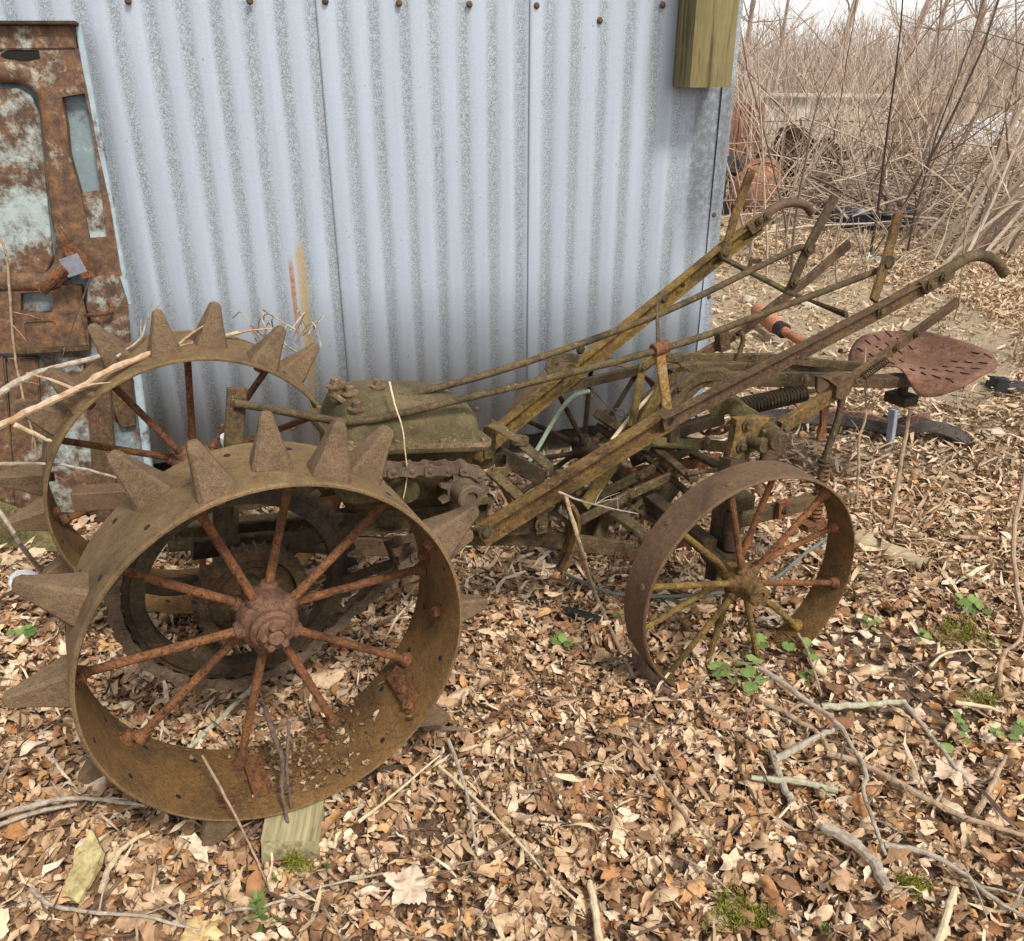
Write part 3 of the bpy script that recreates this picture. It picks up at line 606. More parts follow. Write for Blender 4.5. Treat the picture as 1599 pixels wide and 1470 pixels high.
# long control rods
rod('control_rod', [(366, 630, -.012), (400, 635, -.02), (470, 648, -.04), (530, 658, -.05), (570, 657, -.06), (640, 643, -.07), (1025, 548, -.13), (1200, 487, -.17), (1372, 422, -.2), (1386, 410, -.2)], .0095, RFR, 5)
rod('control_rod', [(622, 632, .0), (626, 622, .0), (640, 617, .005), (800, 573, .02), (1032, 490, .02), (1225, 397, .0), (1262, 385, .0)], .0095, RFR, 4)
bar('control_lever', [(1030, 548, -.13), (1042, 642, -.17)], .030, .010, RORG)
bm = bmesh.new(); a, b = M(1020, 548, -.13), M(1042, 540, -.13); sweep(bm, [a, b], ngon(.018, 14)); mk('rod_clamp', bm, RSP, T)
bar('control_link', [(1040, 461, .13), (1029, 468, .1), (1026, 480, .05), (1028, 540, -.1)], .014, .008, RFR, sm=3)

# handles
def chan_rot(w, d): return [(x, y) for x, y in chan_prof(w, d, .007)]
h0, h1 = (750, 838, -.15), (1046, 652, -.2)
bar('handle', [h0, h1], 0, 0, RHD, prof=chan_rot(.056, .034))['label'] = 'olive-yellow lower handle channel'
bar('handle', [(1035, 664, -.215), (1375, 487, -.28), (1462, 439, -.3)], 0, 0, RRD, prof=[(-.02, -.004), (.02, -.004), (.026, -.02), (.026, .012), (-.02, .004)])['label'] = 'long red-brown handle bar'
plate('grip_strap', [(1437, 441), (1487, 415), (1493, 434), (1447, 461)], -.312, .01, RFR)
rod('handle_grip', [(1455, 437, -.296), (1490, 415, -.3), (1512, 402, -.3), (1535, 400, -.3), (1555, 409, -.3), (1568, 427, -.3)], .0165, RFR, 5, 16)
bar('handle', [(740, 712, .13), (785, 672, .15), (1030, 474, .25), (1125, 396, .3), (1186, 350, .31)], 0, 0, RYH, prof=chan_rot(.05, .03))['label'] = 'olive-yellow handle nearer the shed'
plate('grip_strap', [(1166, 352), (1199, 328), (1207, 344), (1176, 368)], .285, .01, RRD)
rod('handle_grip', [(1180, 350, .31), (1203, 330, .31), (1222, 319, .31), (1242, 317, .31), (1258, 321, .31), (1267, 332, .31)], .0155, RGW, 5, 16)
bar('handle_crossbar', [(1122, 397, .3), (1130, 404, .27), (1230, 456, .0), (1322, 492, -.25)], .02, .012, RFR)
bar('lug_tab', [(1168, 424, .18), (1173, 408, .18), (1188, 408, .18)], .016, .008, RFR)
bolts([(900, 768, -.17), (1376, 486, -.288), (1257, 592, -.25), (1130, 394, .27), (1036, 467, .2), (906, 546, .19), (849, 612, .17), (1454, 445, -.318), (1474, 433, -.318), (1186, 345, .28), (1198, 337, .28), (1050, 655, -.21)], .9)
bm = bmesh.new()
for px, py, y in ((1312, 548, -.262), (1049, 655, -.218), (1066, 446, .25), (1045, 660, -.218)): lathe(bm, [(0, -.004), (.007, -.004), (.007, .002), (0, .002)], M(px, py, y), Y3, 12)
mk('bolt_hole', bm, HOLE, T)['kind'] = 'stuff'  # black discs on the bars give the dark of the holes
# levers
bar('lever', [(1174, 265, .28), (1150, 330, .28), (1130, 402, .28)], .032, .012, RHD)
bar('lever', [(1303, 308, -.0), (1262, 386, .0), (1232, 455, .0)], .030, .014, RDK)
bar('lever', [(1403, 334, -.22), (1385, 402, -.22), (1364, 470, -.26)], .034, .012, RHD)
bolts([(1132, 395, .268), (1262, 388, -.012), (1384, 412, -.232), (1241, 440, -.012)], 1.0)
for px, py, y in ((1262, 388, -.006), (1385, 410, -.226)):
    bm = bmesh.new(); lathe(bm, [(0, -.01), (.02, -.01), (.02, .0), (0, .0)], M(px, py, y), Y3, 16)
    mk('lever_boss', bm, RDK, T)
bar('long_lever', [(1326, 381, .15), (1260, 438, .15), (1160, 516, .15), (1058, 576, .15)], .034, .012, RRD)
plate('lever_clamp', [(1123, 520), (1138, 512), (1142, 545), (1127, 552)], .12, .03, RRD)
rod('hook_bolt', [(1152, 522, .13), (1158, 520, .1), (1160, 532, .1), (1154, 553, .1)], .008, RFR, 3)
rod('far_loop', [(856, 562, .22), (862, 574, .2), (872, 568, .2)], .006, RGW, 3)
bar('handle_clip', [(868, 590, .19), (858, 574, .19), (866, 562, .19), (885, 558, .19), (903, 561, .17)], .028, .006, RFR, Y3, sm=4)

# seat and its beams
bar('seat_beam', [(985, 655, .1), (1040, 597, .1), (1060, 578, .1), (1078, 574, .1), (1345, 572, .1)], .034, .03, RFR, sm=3)
bar('seat_beam', [(1028, 664, -.05), (1080, 605, -.05), (1098, 593, -.05), (1120, 592, -.05), (1320, 593, -.05)], .046, .02, RFR, sm=3)
bar('seat_beam', [(838, 616, .2), (998, 578, .19), (1018, 563, .17), (1042, 559, .16), (1200, 559, .1), (1345, 574, .02)], .030, .014, RFR)
bar('seat_spring_bar', [(1300, 592, .02), (1370, 596, .0), (1462, 590, .0)], .036, .06, RRD)
bm = bmesh.new(); boxbm(bm, M(1407, 622, .0), X3, Y3, Z3, (.07, .09, .035)); sweep(bm, [M(1412, 600, 0), M(1408, 620, 0)], ngon(.018, 10)); mk('seat_bracket', bm, RDK, T)
# pan seat: dished, waisted at the back and raised at the horns
def seat():
    bm = bmesh.new(); c = M(1436, 560, -.0); nu, nv = 96, 16
    def S(x, y):                         # local seat: long axis y (across), front = -x; normalised radius decides the rim
        ry, rx = .262, .170; t = math.atan2(y / ry, x / rx); r = math.hypot(x / rx, y / ry)
        z = .036 * (abs(y) / ry) ** 2.4 + .075 * max(0, x / rx) ** 2.2 - .02 * math.exp(-(y / .12) ** 2)
        fr = max(0, -math.cos(t)); z += .028 * math.exp(-(y / .05) ** 2) * fr * r ** 1.5 - .040 * fr * max(0, r - .55) / .45 * (1 - math.exp(-(y / .07) ** 2))
        z -= .018 * max(0, r - .9) / .1
        return z + .06 * x
    ctr = bm.verts.new(c + Vector((0, 0, S(0, 0)))); rings = []
    for j in range(1, nv + 1):
        r = j / nv; row = []
        for i in range(nu):
            t = 2 * math.pi * i / nu; ry, rx = .262, .170
            k = 1 - .36 * math.exp(-((abs(((t - math.pi + math.pi) % (2 * math.pi)) - math.pi)) / .30) ** 2) + .03 * math.cos(2 * t)
            cx_, sy_ = math.copysign(abs(math.cos(t)) ** .82, math.cos(t)), math.copysign(abs(math.sin(t)) ** .78, math.sin(t)); x, y = rx * cx_ * (1 + (k - 1) * r) * r, ry * .98 * sy_ * (1 + (k - 1) * r * .5) * r
            row.append(bm.verts.new(c + Vector((x, y, S(x, y)))))
        rings.append(row)
    for i in range(nu): bm.faces.new((ctr, rings[0][i], rings[0][(i + 1) % nu]))
    for A, B in zip(rings, rings[1:]):
        for i in range(nu): bm.faces.new((A[i], A[(i + 1) % nu], B[(i + 1) % nu], B[i]))
    o = mk('seat', bm, RSEAT, T, angle=180); o['label'] = 'pressed iron pan seat with slots'
    md = o.modifiers.new('thickness', 'SOLIDIFY'); md.thickness = .005; md.offset = -1
    bms = bmesh.new()
    for sgn in (-1, 1):
        for row, (r0, n) in enumerate(((.205, 5), (.15, 5), (.095, 4), (.045, 2))):
            for k in range(n):
                x = -.085 + .05 * k; y = sgn * r0 * (1 - .25 * (x / .15) ** 2); L = .017 if row < 2 else .012
                pts = [c + Vector((x + dx, y + dy, S(x + dx, y + dy) + .0012)) for dx, dy in ((-.003, -L), (0, 0), (.003, L))]
                sweep(bms, pts, [(-.001, -.0032), (.0012, -.0026), (.0012, .0026), (-.001, .0032)], X3)
    mk('seat_slot', bms, HOLE, o)['kind'] = 'stuff'  # dark strips laid on the solid pan, shade of the slots painted in
seat()
# springs, lift arm, rear post
bm = bmesh.new(); sweep(bm, coil(M(1152, 637, -.06), M(1256, 613, -.06), .025, .0055, 20), ngon(.0056, 6), Z3); sp = mk('coil_spring', bm, RDK, T); sp['label'] = 'large horizontal coil spring'
rod('spring_rod', [(1140, 640, -.06), (1285, 607, -.06)], .007, RDK)
plate('spring_hanger', [(1277, 588), (1292, 588), (1296, 612), (1288, 622), (1276, 612)], -.07, .014, RGW)
bar('bent_bracket', [(1108, 640, -.08), (1140, 628, -.12), (1168, 652, -.2), (1160, 680, -.21), (1146, 726, -.22)], .055, .035, RMS, Vector((.5, .8, 0)))
plate('gear_plate', [(1150, 655), (1214, 652), (1206, 668), (1190, 678), (1188, 702), (1168, 708), (1162, 730), (1134, 728), (1146, 690)], -.235, .025, RHD)
bolts([(1167, 664, -.236), (1158, 697, -.236), (1226, 668, -.225)], 1.15)
bm = bmesh.new(); a = M(1210, 684, -.28); lathe(bm, [(0, -.032), (.026, -.032), (.030, -.024), (.030, .05), (0, .05)], a, Vector((.35, 1, .0)), 24); lathe(bm, [(0, -.02), (.020, -.02), (.022, -.012), (.022, .05), (0, .05)], M(1187, 693, -.27), Y3, 18)
boxbm(bm, M(1196, 690, -.255), X3, Y3, Z3, (.06, .05, .03)); lathe(bm, [(0, -.032), (.008, -.032), (.008, 0), (0, 0)], M(1186, 684, -.265), Vector((0, .6, -1)), 4); mk('pivot_clamp', bm, RFR, T)
plate('slotted_plate', [(1192, 702), (1232, 692), (1228, 716), (1221, 716), (1219, 708), (1215, 722), (1200, 726), (1188, 728)], -.23, .012, RRD)
bar('lift_arm', [(1218, 668, -.21), (1312, 607, -.21)], .046, .022, RHD)
plate('lift_bracket', [(1290, 592), (1318, 584), (1334, 588), (1330, 612), (1316, 626), (1304, 622), (1308, 604)], -.235, .03, RRD)
bar('lift_lever', [(1318, 598, -.21), (1400, 541, -.21), (1495, 472, -.21)], .034, .012, RRD)
bolts([(1432, 522, -.22), (1400, 543, -.22), (1332, 589, -.22)], .7)
bm = bmesh.new(); sweep(bm, coil(M(1348, 589, -.225), M(1386, 562, -.225), .0095, .003, 13, 10), ngon(.0028, 5), Z3); mk('small_spring', bm, RDK, T)
rod('latch_ring', [(1342, 592, -.225), (1347, 598, -.225), (1342, 602, -.225), (1337, 596, -.225), (1342, 592, -.225)], .0035, RGW, 3, 8)
rod('lift_rod', [(1314, 612, -.22), (1310, 650, -.225), (1287, 722, -.25), (1272, 812, -.27)], .0105, RFR, 3)
bm = bmesh.new(); sweep(bm, coil(M(1288, 728, -.25), M(1273, 812, -.27), .0155, .004, 13, 14), ngon(.0042, 6), Z3); mk('coil_spring', bm, RSP, T)['label'] = 'red upright coil spring'
bm = bmesh.new(); lathe(bm, [(0, -.004), (.024, -.004), (.024, 0), (0, 0)], M(1288, 722, -.25), Vector((-.1, 0, 1)), 18); lathe(bm, [(0, .006), (.019, .006), (.019, .011), (0, .011)], M(1288, 722, -.25), Vector((-.1, 0, 1)), 18); mk('washer', bm, RFR, T)
bm = bmesh.new(); boxbm(bm, M(1268, 818, -.27), X3, Y3, Z3, (.085, .05, .02)); bevel(bm, .004); mk('spring_foot', bm, RSP, T)
plate('hook_plate', [(1283, 636), (1296, 630), (1292, 660), (1290, 686), (1276, 688), (1284, 664)], -.12, .01, RSP)
bar('axle_beam', [(1128, 818, -.3), (1285, 778, -.24)], .044, .03, RFR)
plate('beam_clip', [(1218, 786), (1236, 782), (1236, 806), (1216, 812)], -.31, .02, RSP); bolts([(1227, 797, -.312)], .8)
bar('kingpin_post', [(1142, 716, -.27), (1130, 800, -.3), (1118, 905, -.33)], .046, .05, RDK)
bm = bmesh.new(); sweep(bm, [M(1146, 800, -.34), M(1140, 858, -.36)], ngon(.024, 18)); boxbm(bm, M(1138, 864, -.36), X3, Y3, Z3, (.08, .08, .018)); boxbm(bm, M(1152, 782, -.33), X3, Y3, Z3, (.07, .06, .04)); mk('kingpin', bm, RDK, T)
bm = bmesh.new(); q = toM(A3); d = (toM(A4) - q).normalized(); sweep(bm, [q + d * .09, q + d * .2, M(1128, 895, -.32)], ngon(.02, 14), Z3); sweep(bm, [q + d * .2 + Vector((0, 0, .02)), toM(A4) - d * .02], box_prof(.045, .045), Z3); mk('rear_axle', bm, RDK, T)

# struts, straps and tines in the middle
bar('eye_strap', [(764, 660, .0), (795, 678, -.03), (842, 716, -.1), (858, 730, -.12), (857, 745, -.13)], .008, .034, RFR, Vector((.75, .6, .2)), sm=3)
bm = bmesh.new(); lathe(bm, [(.011, -.005), (.026, -.005), (.026, .007), (.011, .007)], M(811, 688, -.05), Vector((.05, .0, 1)), 24, True); mk('strap_eye', bm, RFR, T)
bar('strap_loop', [(768, 716, .03), (785, 716, .03), (794, 722, .0), (790, 736, -.03), (768, 738, -.03)], .030, .007, RFR, sm=3)
bar('brace', [(763, 733, -.02), (812, 778, -.1)], .012, .03, RFR, X3)
bar('rear_crosspiece', [(775, 708, .2), (850, 748, .05)], .05, .016, RDK)
bar('end_plate', [(765, 665, .03), (764, 715, .03)], .035, .012, RFR)
plate('mounting_plate', [(742, 818), (852, 790), (858, 832), (752, 842)], -.135, .012, RFR)
bar('plate_strap', [(848, 768, -.15), (845, 832, -.15)], .034, .010, RHD)
bolts([(807, 818, -.138), (845, 818, -.158), (758, 831, -.185)], 1.2)
bar('lower_rail', [(640, 838, -.06), (820, 838, -.1), (985, 858, -.14)], .048, .02, RFR)
bar('hooked_strap', [(930, 782, .0), (985, 818, -.1), (1001, 830, -.14), (1004, 846, -.14), (992, 866, -.14)], .014, .046, RFR, Vector((.85, .5, 0)), sm=4)
for dy, dx in ((0, 0), (.035, -7)):
    bar('spring_tine', [(862 + dx, 772, -.15 + dy), (880 + dx, 778, -.16 + dy), (897 + dx, 798, -.17 + dy), (901 + dx, 825, -.17 + dy), (893 + dx, 858, -.17 + dy), (879 + dx, 890, -.17 + dy)], .012, .026, RHD, sm=5)
bar('tine_arc', [(850, 806, -.11), (875, 808, -.11), (890, 822, -.12), (888, 850, -.13), (872, 882, -.13)], .012, .04, RFR, sm=5)
bar('strut', [(1018, 560, .05), (1004, 572, .05), (986, 668, -.05)], .026, .012, ROL)
bar('strut', [(1034, 606, .0), (1005, 660, -.03), (912, 790, -.1)], .040, .012, ROL)
bar('strut', [(1052, 592, .12), (960, 690, .08), (868, 778, .02)], .040, .012, ROL)
rod('pale_stick_rod', [(1022, 612, .02), (990, 645, 0), (955, 688, -.02)], .006, S_PALE, 3)
bar('ladder_bar', [(1008, 688, .12), (1084, 750, -.16)], .014, .03, RFR, X3)
bar('ladder_bar', [(1062, 698, .12), (1126, 730, -.12)], .014, .035, RFR, X3)
bar('ladder_bar', [(1000, 706, .1), (1074, 770, -.14)], .014, .02, RDK, X3)
bar('ladder_step', [(1008, 690, .08), (1086, 694, -.02)], .012, .055, RMS)
rod('ladder_hook', [(1072, 740, -.15), (1095, 737, -.15), (1118, 734, -.14), (1127, 728, -.12)], .007, RFR, 3)
bar('perforated_bar', [(960, 762, .05), (1034, 812, -.1)], .05, .012, RFR)
bm = bmesh.new()
for k in range(6): t = .1 + .8 * k / 5; lathe(bm, [(0, -.0008), (.008, -.0008), (.008, .002), (0, .002)], M(960 + 74 * t, 763 + 50 * t, .042 - .15 * t), Y3, 12)
mk('bar_hole', bm, HOLE, T)['kind'] = 'stuff'  # hole darkness painted as black discs on a solid bar
plate('dark_blade', [(1005, 790), (1052, 748), (1062, 768), (1024, 815), (1000, 812)], .02, .01, RDK)
bar('red_crossbar', [(970, 742, .12), (1125, 716, .0)], .035, .02, RSP)
bar('red_upright', [(998, 740, .08), (994, 790, .05)], .04, .015, RSP)
bar('block_beam', [(935, 648, .25), (1010, 694, .02)], .03, .05, RFR); bar('block_beam', [(935, 668, .25), (1000, 712, .05)], .02, .04, RDK); bolts([(944, 646, .22)], .8)
bar('tool_bar', [(972, 870, -.05), (1100, 838, -.15)], .03, .02, RSP)
bm = bmesh.new(); cpts = resample(smooth_path([M(1072, 636, .12), M(1090, 664, .1), M(1112, 676, .08), M(1136, 668, .06), M(1158, 650, .06), M(1166, 690, .05), M(1164, 730, .02)], 8), .031)
for k in range(len(cpts) - 1):
    p = (cpts[k] + cpts[k + 1]) / 2; d = (cpts[k + 1] - cpts[k]).normalized(); sd_ = d.cross(Y3 if k % 2 else (Y3 + Z3 * .9)).normalized() if k % 2 else d.cross(d.cross(Y3)).normalized()
    pts = [p + d * (.0225 * math.cos(t)) + sd_ * (.0125 * math.sin(t)) for t in [2 * math.pi * i / 12 for i in range(12)]]
    sweep(bm, pts, ngon(.0052, 6), d.cross(sd_), closed=True)
mk('slack_chain', bm, RSP, T)
bar('draft_link', [(896, 792, -.05), (1000, 742, .0), (1104, 688, .05)], .03, .012, RFR)
bar('draft_link', [(900, 816, -.12), (985, 772, -.08), (1064, 736, -.05)], .03, .012, RFR)
bar('draft_link', [(985, 722, .16), (1060, 690, .1), (1150, 700, .0)], .035, .02, RDK)
bar('cross_tube', [(930, 712, .2), (1040, 678, .1), (1128, 652, .05)], .04, .03, RDK)
plate('plough_plate', [(890, 772), (948, 752), (962, 812), (930, 842), (898, 836)], .03, .012, RDK)
bar('curved_arm', [(1052, 690, -.12), (1050, 640, -.1), (1066, 606, -.08), (1092, 588, -.06), (1130, 584, -.05)], .036, .022, RFR, sm=4)
bar('curved_arm', [(934, 842, -.02), (952, 800, .0), (990, 776, .02), (1040, 770, .04)], .04, .016, RFR, sm=4)
bolts([(1060, 606, -.1), (1000, 742, -.012), (985, 772, -.09), (1104, 690, .03), (965, 866, -.15), (905, 845, -.125), (1004, 573, .03)], .85)
bar('bent_clip', [(660, 836, -.18), (605, 850, -.2), (612, 870, -.2), (618, 888, -.2)], .006, .035, RDK)
bar('pawl_bar', [(535, 908, -.2), (622, 876, -.2)], .022, .012, RDK); bolts([(618, 846, -.205)], 1.0)

# ------------------------------------------------------------------ leaf litter (nobody could count it)
def leaf_proto(rng, m, na, kind):
    """one crumpled dead leaf or torn piece of unit length: verts (N,3), quads"""
    V = []; ph = rng.uniform(0, 50)
    if kind == 'lobed':                   # maple-like outline or a torn sector of it
        span = rng.choice([6.2, 6.2, 4.2, 3.0, 2.2]); a0 = rng.uniform(0, 6.28); n = 3 + int(span * 2.6); lob = rng.uniform(.2, .5); nl = rng.choice([5, 5, 7, 3])
        el = rng.uniform(.55, .95)
        for fr in ((.04, .55, 1.0) if m < 7 else (.04, .38, .7, 1.0)):
            for i in range(n):
                t = a0 + span * i / (n - 1); k = (1 - lob * abs(math.sin(nl * t * .5)) * fr) * rng.uniform(.86, 1.1)
                V.append((.5 * fr * k * math.cos(t), .5 * el * fr * k * math.sin(t), 0))
        rows = len(V) // n; cols = n
    else:
        asp = {'oval': rng.uniform(.2, .36), 'strip': rng.uniform(.06, .15)}[kind]; cols = na; rows = m; bend = rng.uniform(-.6, .6)
        for u in np.linspace(0, 1, m):
            w = asp * (math.sin(math.pi * min(1, u * .94 + .04)) ** .7)
            for v in np.linspace(-1, 1, na): V.append((u - .5 + (rng.uniform(-.05, .05) if kind == 'oval' else 0), v * w * rng.uniform(.7, 1.15) + bend * (u - .5) ** 2, 0))
    r1 = rng.choice([rng.uniform(.14, .3), rng.uniform(.3, .9), rng.uniform(.6, 2.0)]) * rng.choice([-1, 1]); r2 = rng.uniform(.2, .9) * rng.choice([-1, 1]); tw = rng.uniform(-2.2, 2.2); fold = rng.uniform(-.5, .8); am = rng.uniform(.05, .14); out = []
    for x, y, z in V:
        q = Vector((x * 4.5 + ph, y * 4.5, ph)); z += am * noise.noise(q) + am * .5 * noise.noise(q * 2.3) + fold * abs(y) * .5 + rng.uniform(-.012, .012)
        a = y / r1; yy = (r1 - z) * math.sin(a); zz = r1 - (r1 - z) * math.cos(a)
        b = x / r2; xx = (r2 - zz) * math.sin(b) if abs(r2) > .35 else x; zz = r2 - (r2 - zz) * math.cos(b) if abs(r2) > .35 else zz
        c, s = math.cos(tw * x), math.sin(tw * x); out.append((xx, yy * c - zz * s, yy * s + zz * c))
    Q = [(i * cols + j, i * cols + j + 1, (i + 1) * cols + j + 1, (i + 1) * cols + j) for i in range(rows - 1) for j in range(cols - 1)]
    V = np.array(out); V -= V.mean(0); return V, np.array(Q)
def scatter(name, protos, P, size, tilt, mat, seed, kind='stuff', zlift=.0):
    rs = np.random.RandomState(seed); n = len(P); which = rs.randint(0, len(protos), n); VV = []; QQ = []; base = 0
    for k, (pv, pq) in enumerate(protos):
        idx = np.where(which == k)[0]; c = len(idx)
        if not c: continue
        yaw = rs.uniform(0, 2 * math.pi, c); ti = rs.normal(0, tilt, c); ro = rs.normal(0, tilt, c) + (rs.rand(c) < .4) * math.pi
        cy, sy, ct, st, cr, sr = np.cos(yaw), np.sin(yaw), np.cos(ti), np.sin(ti), np.cos(ro), np.sin(ro)
        z0 = np.zeros(c); o1 = np.ones(c)
        Rx = np.stack([o1, z0, z0, z0, cr, -sr, z0, sr, cr], 1).reshape(-1, 3, 3); Ry = np.stack([ct, z0, st, z0, o1, z0, -st, z0, ct], 1).reshape(-1, 3, 3); Rz = np.stack([cy, -sy, z0, sy, cy, z0, z0, z0, o1], 1).reshape(-1, 3, 3)
        Rm = Rz @ Ry @ Rx; v = np.einsum('nij,vj->nvi', Rm, pv) * size[idx][:, None, None]
        lift = -v[:, :, 2].min(1) * .75
        v = v + P[idx][:, None, :]; v[:, :, 2] += (lift + rs.uniform(-.004, zlift + .001, c))[:, None]
        VV.append(v.reshape(-1, 3)); nv = len(pv); QQ.append((pq[None] + (base + np.arange(c) * nv)[:, None, None]).reshape(-1, 4)); base += c * nv
    VV = np.concatenate(VV).astype(np.float32); QQ = np.concatenate(QQ).astype(np.int32)
    me = bpy.data.meshes.new(name); me.vertices.add(len(VV)); me.vertices.foreach_set('co', VV.ravel()); me.loops.add(QQ.size); me.loops.foreach_set('vertex_index', QQ.ravel())
    me.polygons.add(len(QQ)); me.polygons.foreach_set('loop_start', np.arange(0, QQ.size, 4, dtype=np.int32)); me.update(calc_edges=True)
    me.materials.append(mat); o = bpy.data.objects.new(name, me); COL.objects.link(o)
    if kind: o['kind'] = kind
    return o
def gzv(X, Y): return np.array([gz(x, y) if (-6 <= x <= 10 and -2 <= y <= 12) else 0 for x, y in zip(X, Y)])
def wall_y(x): return W0.y + (x - W0.x) * math.tan(R_(13))
SHED_R = WP(1128, 240).x
def region(rs, n, x0, x1, y0, y1, soil=True):
    X = rs.uniform(x0, x1, n); Y = rs.uniform(y0, y1, n)
    keep = ~((Y > wall_y(X) - .02) & (X < SHED_R + .05 + (Y - 4) * -.23))
    keep &= np.abs(X) < (Y * .66 + 1.25)
    if soil:                              # trodden bare patches
        f = np.array([noise.noise(Vector((x * 1.3 + 7, y * 1.3, 2))) for x, y in zip(X, Y)])
        keep &= ~((f > .28) & (rs.rand(n) < .55))
    keep &= ~((((X - 1.02) / .42) ** 2 + ((Y - 1.98) / .16) ** 2 < 1) & (rs.rand(n) < .62)) & ~((((X - .98) / .2) ** 2 + ((Y - 1.72) / .12) ** 2 < 1) & (rs.rand(n) < .6))   # soil showing through
    X, Y = X[keep], Y[keep]; return np.stack([X, Y, gzv(X, Y)], 1)
prng = random.Random(11)
BROAD = [leaf_proto(prng, 7, 5, 'lobed') for _ in range(26)] + [leaf_proto(prng, 7, 4, 'oval') for _ in range(8)]
SMALL = [leaf_proto(prng, 5, 3, 'lobed') for _ in range(30)] + [leaf_proto(prng, 5, 4, 'oval') for _ in range(12)] + [leaf_proto(prng, 6, 3, 'strip') for _ in range(7)]
STRIP = [leaf_proto(prng, 6, 2, 'strip') for _ in range(12)]
for v, q in STRIP: v[:, 1] *= .35
TWIGP = [(v * np.array([1, .3, .6]), q) for v, q in STRIP]
rs = np.random.RandomState(5)
P = region(rs, 17000, -2.4, 3.2, .55, 3.1); scatter('leaf_litter', BROAD, P, rs.uniform(.032, .078, len(P)) * (1 + .4 * (rs.rand(len(P)) < .06)), .24, LEAF, 1, zlift=.022)
P = region(rs, 76000, -2.4, 3.2, .55, 3.1, False); scatter('leaf_fragments', SMALL, P, rs.uniform(.014, .05, len(P)), .4, LEAF, 2, zlift=.024)
def thin_bare(P, rs, keep):              # pale trodden earth beyond the handles
    f = ((P[:, 0] - 2.0) / 1.15) ** 2 + ((P[:, 1] - 5.6) / 1.6) ** 2 + np.array([.5 * noise.noise(Vector((x * 2, y * 2, 3))) for x, y in P[:, :2]])
    return P[(f > 1) | (rs.rand(len(P)) < keep)]
P = thin_bare(region(rs, 52000, -3.2, 6.0, 3.0, 8.0), rs, .16); scatter('leaf_litter', SMALL, P, rs.uniform(.02, .058, len(P)), .42, LEAF, 3, zlift=.016)
P = region(rs, 18000, .8, 13.0, 7.5, 20.0); scatter('leaf_litter', SMALL, P, rs.uniform(.05, .11, len(P)), .5, LEAF2, 4, zlift=.03)
P = thin_bare(region(rs, 60000, -2.5, 7.0, 2.2, 8.5), rs, .22); scatter('dry_grass', STRIP, P, rs.uniform(.05, .17, len(P)), .2, LEAF2, 6, zlift=.028)
TWIGM = leafmat('twig_litter_bark', [(0, (.08, .05, .033)), (.5, (.18, .12, .08)), (1, (.34, .25, .17))])
P = region(rs, 8500, -2.4, 3.2, .55, 4.0, False); scatter('twig_litter', TWIGP, P, rs.uniform(.05, .19, len(P)), .12, TWIGM, 8, zlift=.04)
P = region(rs, 3800, -2.4, 3.2, .55, 2.6, False); scatter('leaf_stems', STRIP, P, rs.uniform(.03, .12, len(P)), .28, LEAF2, 7, zlift=.035)
# leaves and crumbs caught in the bottom of the near front wheel
rl = np.random.RandomState(44); Mw = Matrix.Translation(O_) @ Matrix.Rotation(TH, 4, 'Z') @ wframe(A1, R_(27.7), R_(1.38)); PP = []
for k in range(480):
    t = R_(rl.normal(276, 13)); sax = -.225 + .2 * rl.rand() ** 1.7; PP.append(Mw @ Vector((math.cos(t) * .366, math.sin(t) * .366, sax)))
scatter('rim_litter', SMALL, np.array(PP), rl.uniform(.006, .026, len(PP)), .3, RIMLEAF, 45, zlift=.002)
# leaves caught inside the wheel rim
# ------------------------------------------------------------------ sticks and branches: one object each
def MW(px, py, y): v = M(px, py, y); return O_ + XM * v.x + YM * v.y + Z3 * v.z
def stick(label, pts, r, mat, name='fallen_stick', cat='stick', sm=5, taper=.55, seed=0, twigs=0, group=None, n=8, bumpy=.12):
    P = smooth_path(pts, sm) if sm else [Vector(p) for p in pts]; rng = random.Random(seed + int(pts[0][0] * 977)); bm = bmesh.new()
    P = [p + Vector((rng.uniform(-1, 1), rng.uniform(-1, 1), rng.uniform(-1, 1))) * (r * .25 if bumpy > .06 else 0) for p in P]
    sc = [(1 - (1 - taper) * i / (len(P) - 1)) * rng.uniform(1 - bumpy, 1 + bumpy) for i in range(len(P))]
    sweep(bm, P, ngon(r, n), Z3, scales=sc)
    for k in range(twigs):
        i = rng.randrange(len(P) // 4, len(P) - 1); d = (P[i + 1] - P[i]).normalized(); q = P[i]
        e = (d * .7 + Vector((rng.uniform(-1, 1), rng.uniform(-1, 1), rng.uniform(-.1, .6)))).normalized(); L = rng.uniform(.04, .12)
        sweep(bm, [q, q + e * L * .5 + Vector((0, 0, .004)), q + e * L], ngon(r * .4, 5), Z3, scales=[1, .8, .4])
    return tag(mk(name, bm, mat, loc=tuple(P[0])), label, cat, group)
def gp(L, z=.03): return [G(x, y, z + .017) for x, y in L]
stick('long pale forked branch running off the right edge of the litter', gp([(1292, 1177), (1346, 1193), (1404, 1224), (1468, 1259), (1532, 1284), (1605, 1306)], .035), .0085, S_TAN, twigs=3)
stick('brown branch lying crossways below the big clover clump', gp([(1186, 1092), (1234, 1118), (1279, 1147), (1297, 1176)], .03), .0075, S_TAN, twigs=1)
stick('thin lichen-flecked branch bending down from the clover clump to mid litter', gp([(1186, 1042), (1237, 1077), (1305, 1128), (1330, 1166), (1352, 1205), (1349, 1237), (1365, 1288), (1383, 1334)], .045), .0068, S_GREY, twigs=3)
stick('thick curved stick with a black end, near the yellow moss', gp([(1284, 1290), (1330, 1314), (1362, 1345), (1386, 1386)], .035), .0125, S_GREY, taper=.85)
stick('slender dark branch running into the lower right corner', gp([(1381, 1320), (1445, 1332), (1500, 1361), (1548, 1400), (1605, 1434)], .035), .0062, S_GREY, twigs=4)
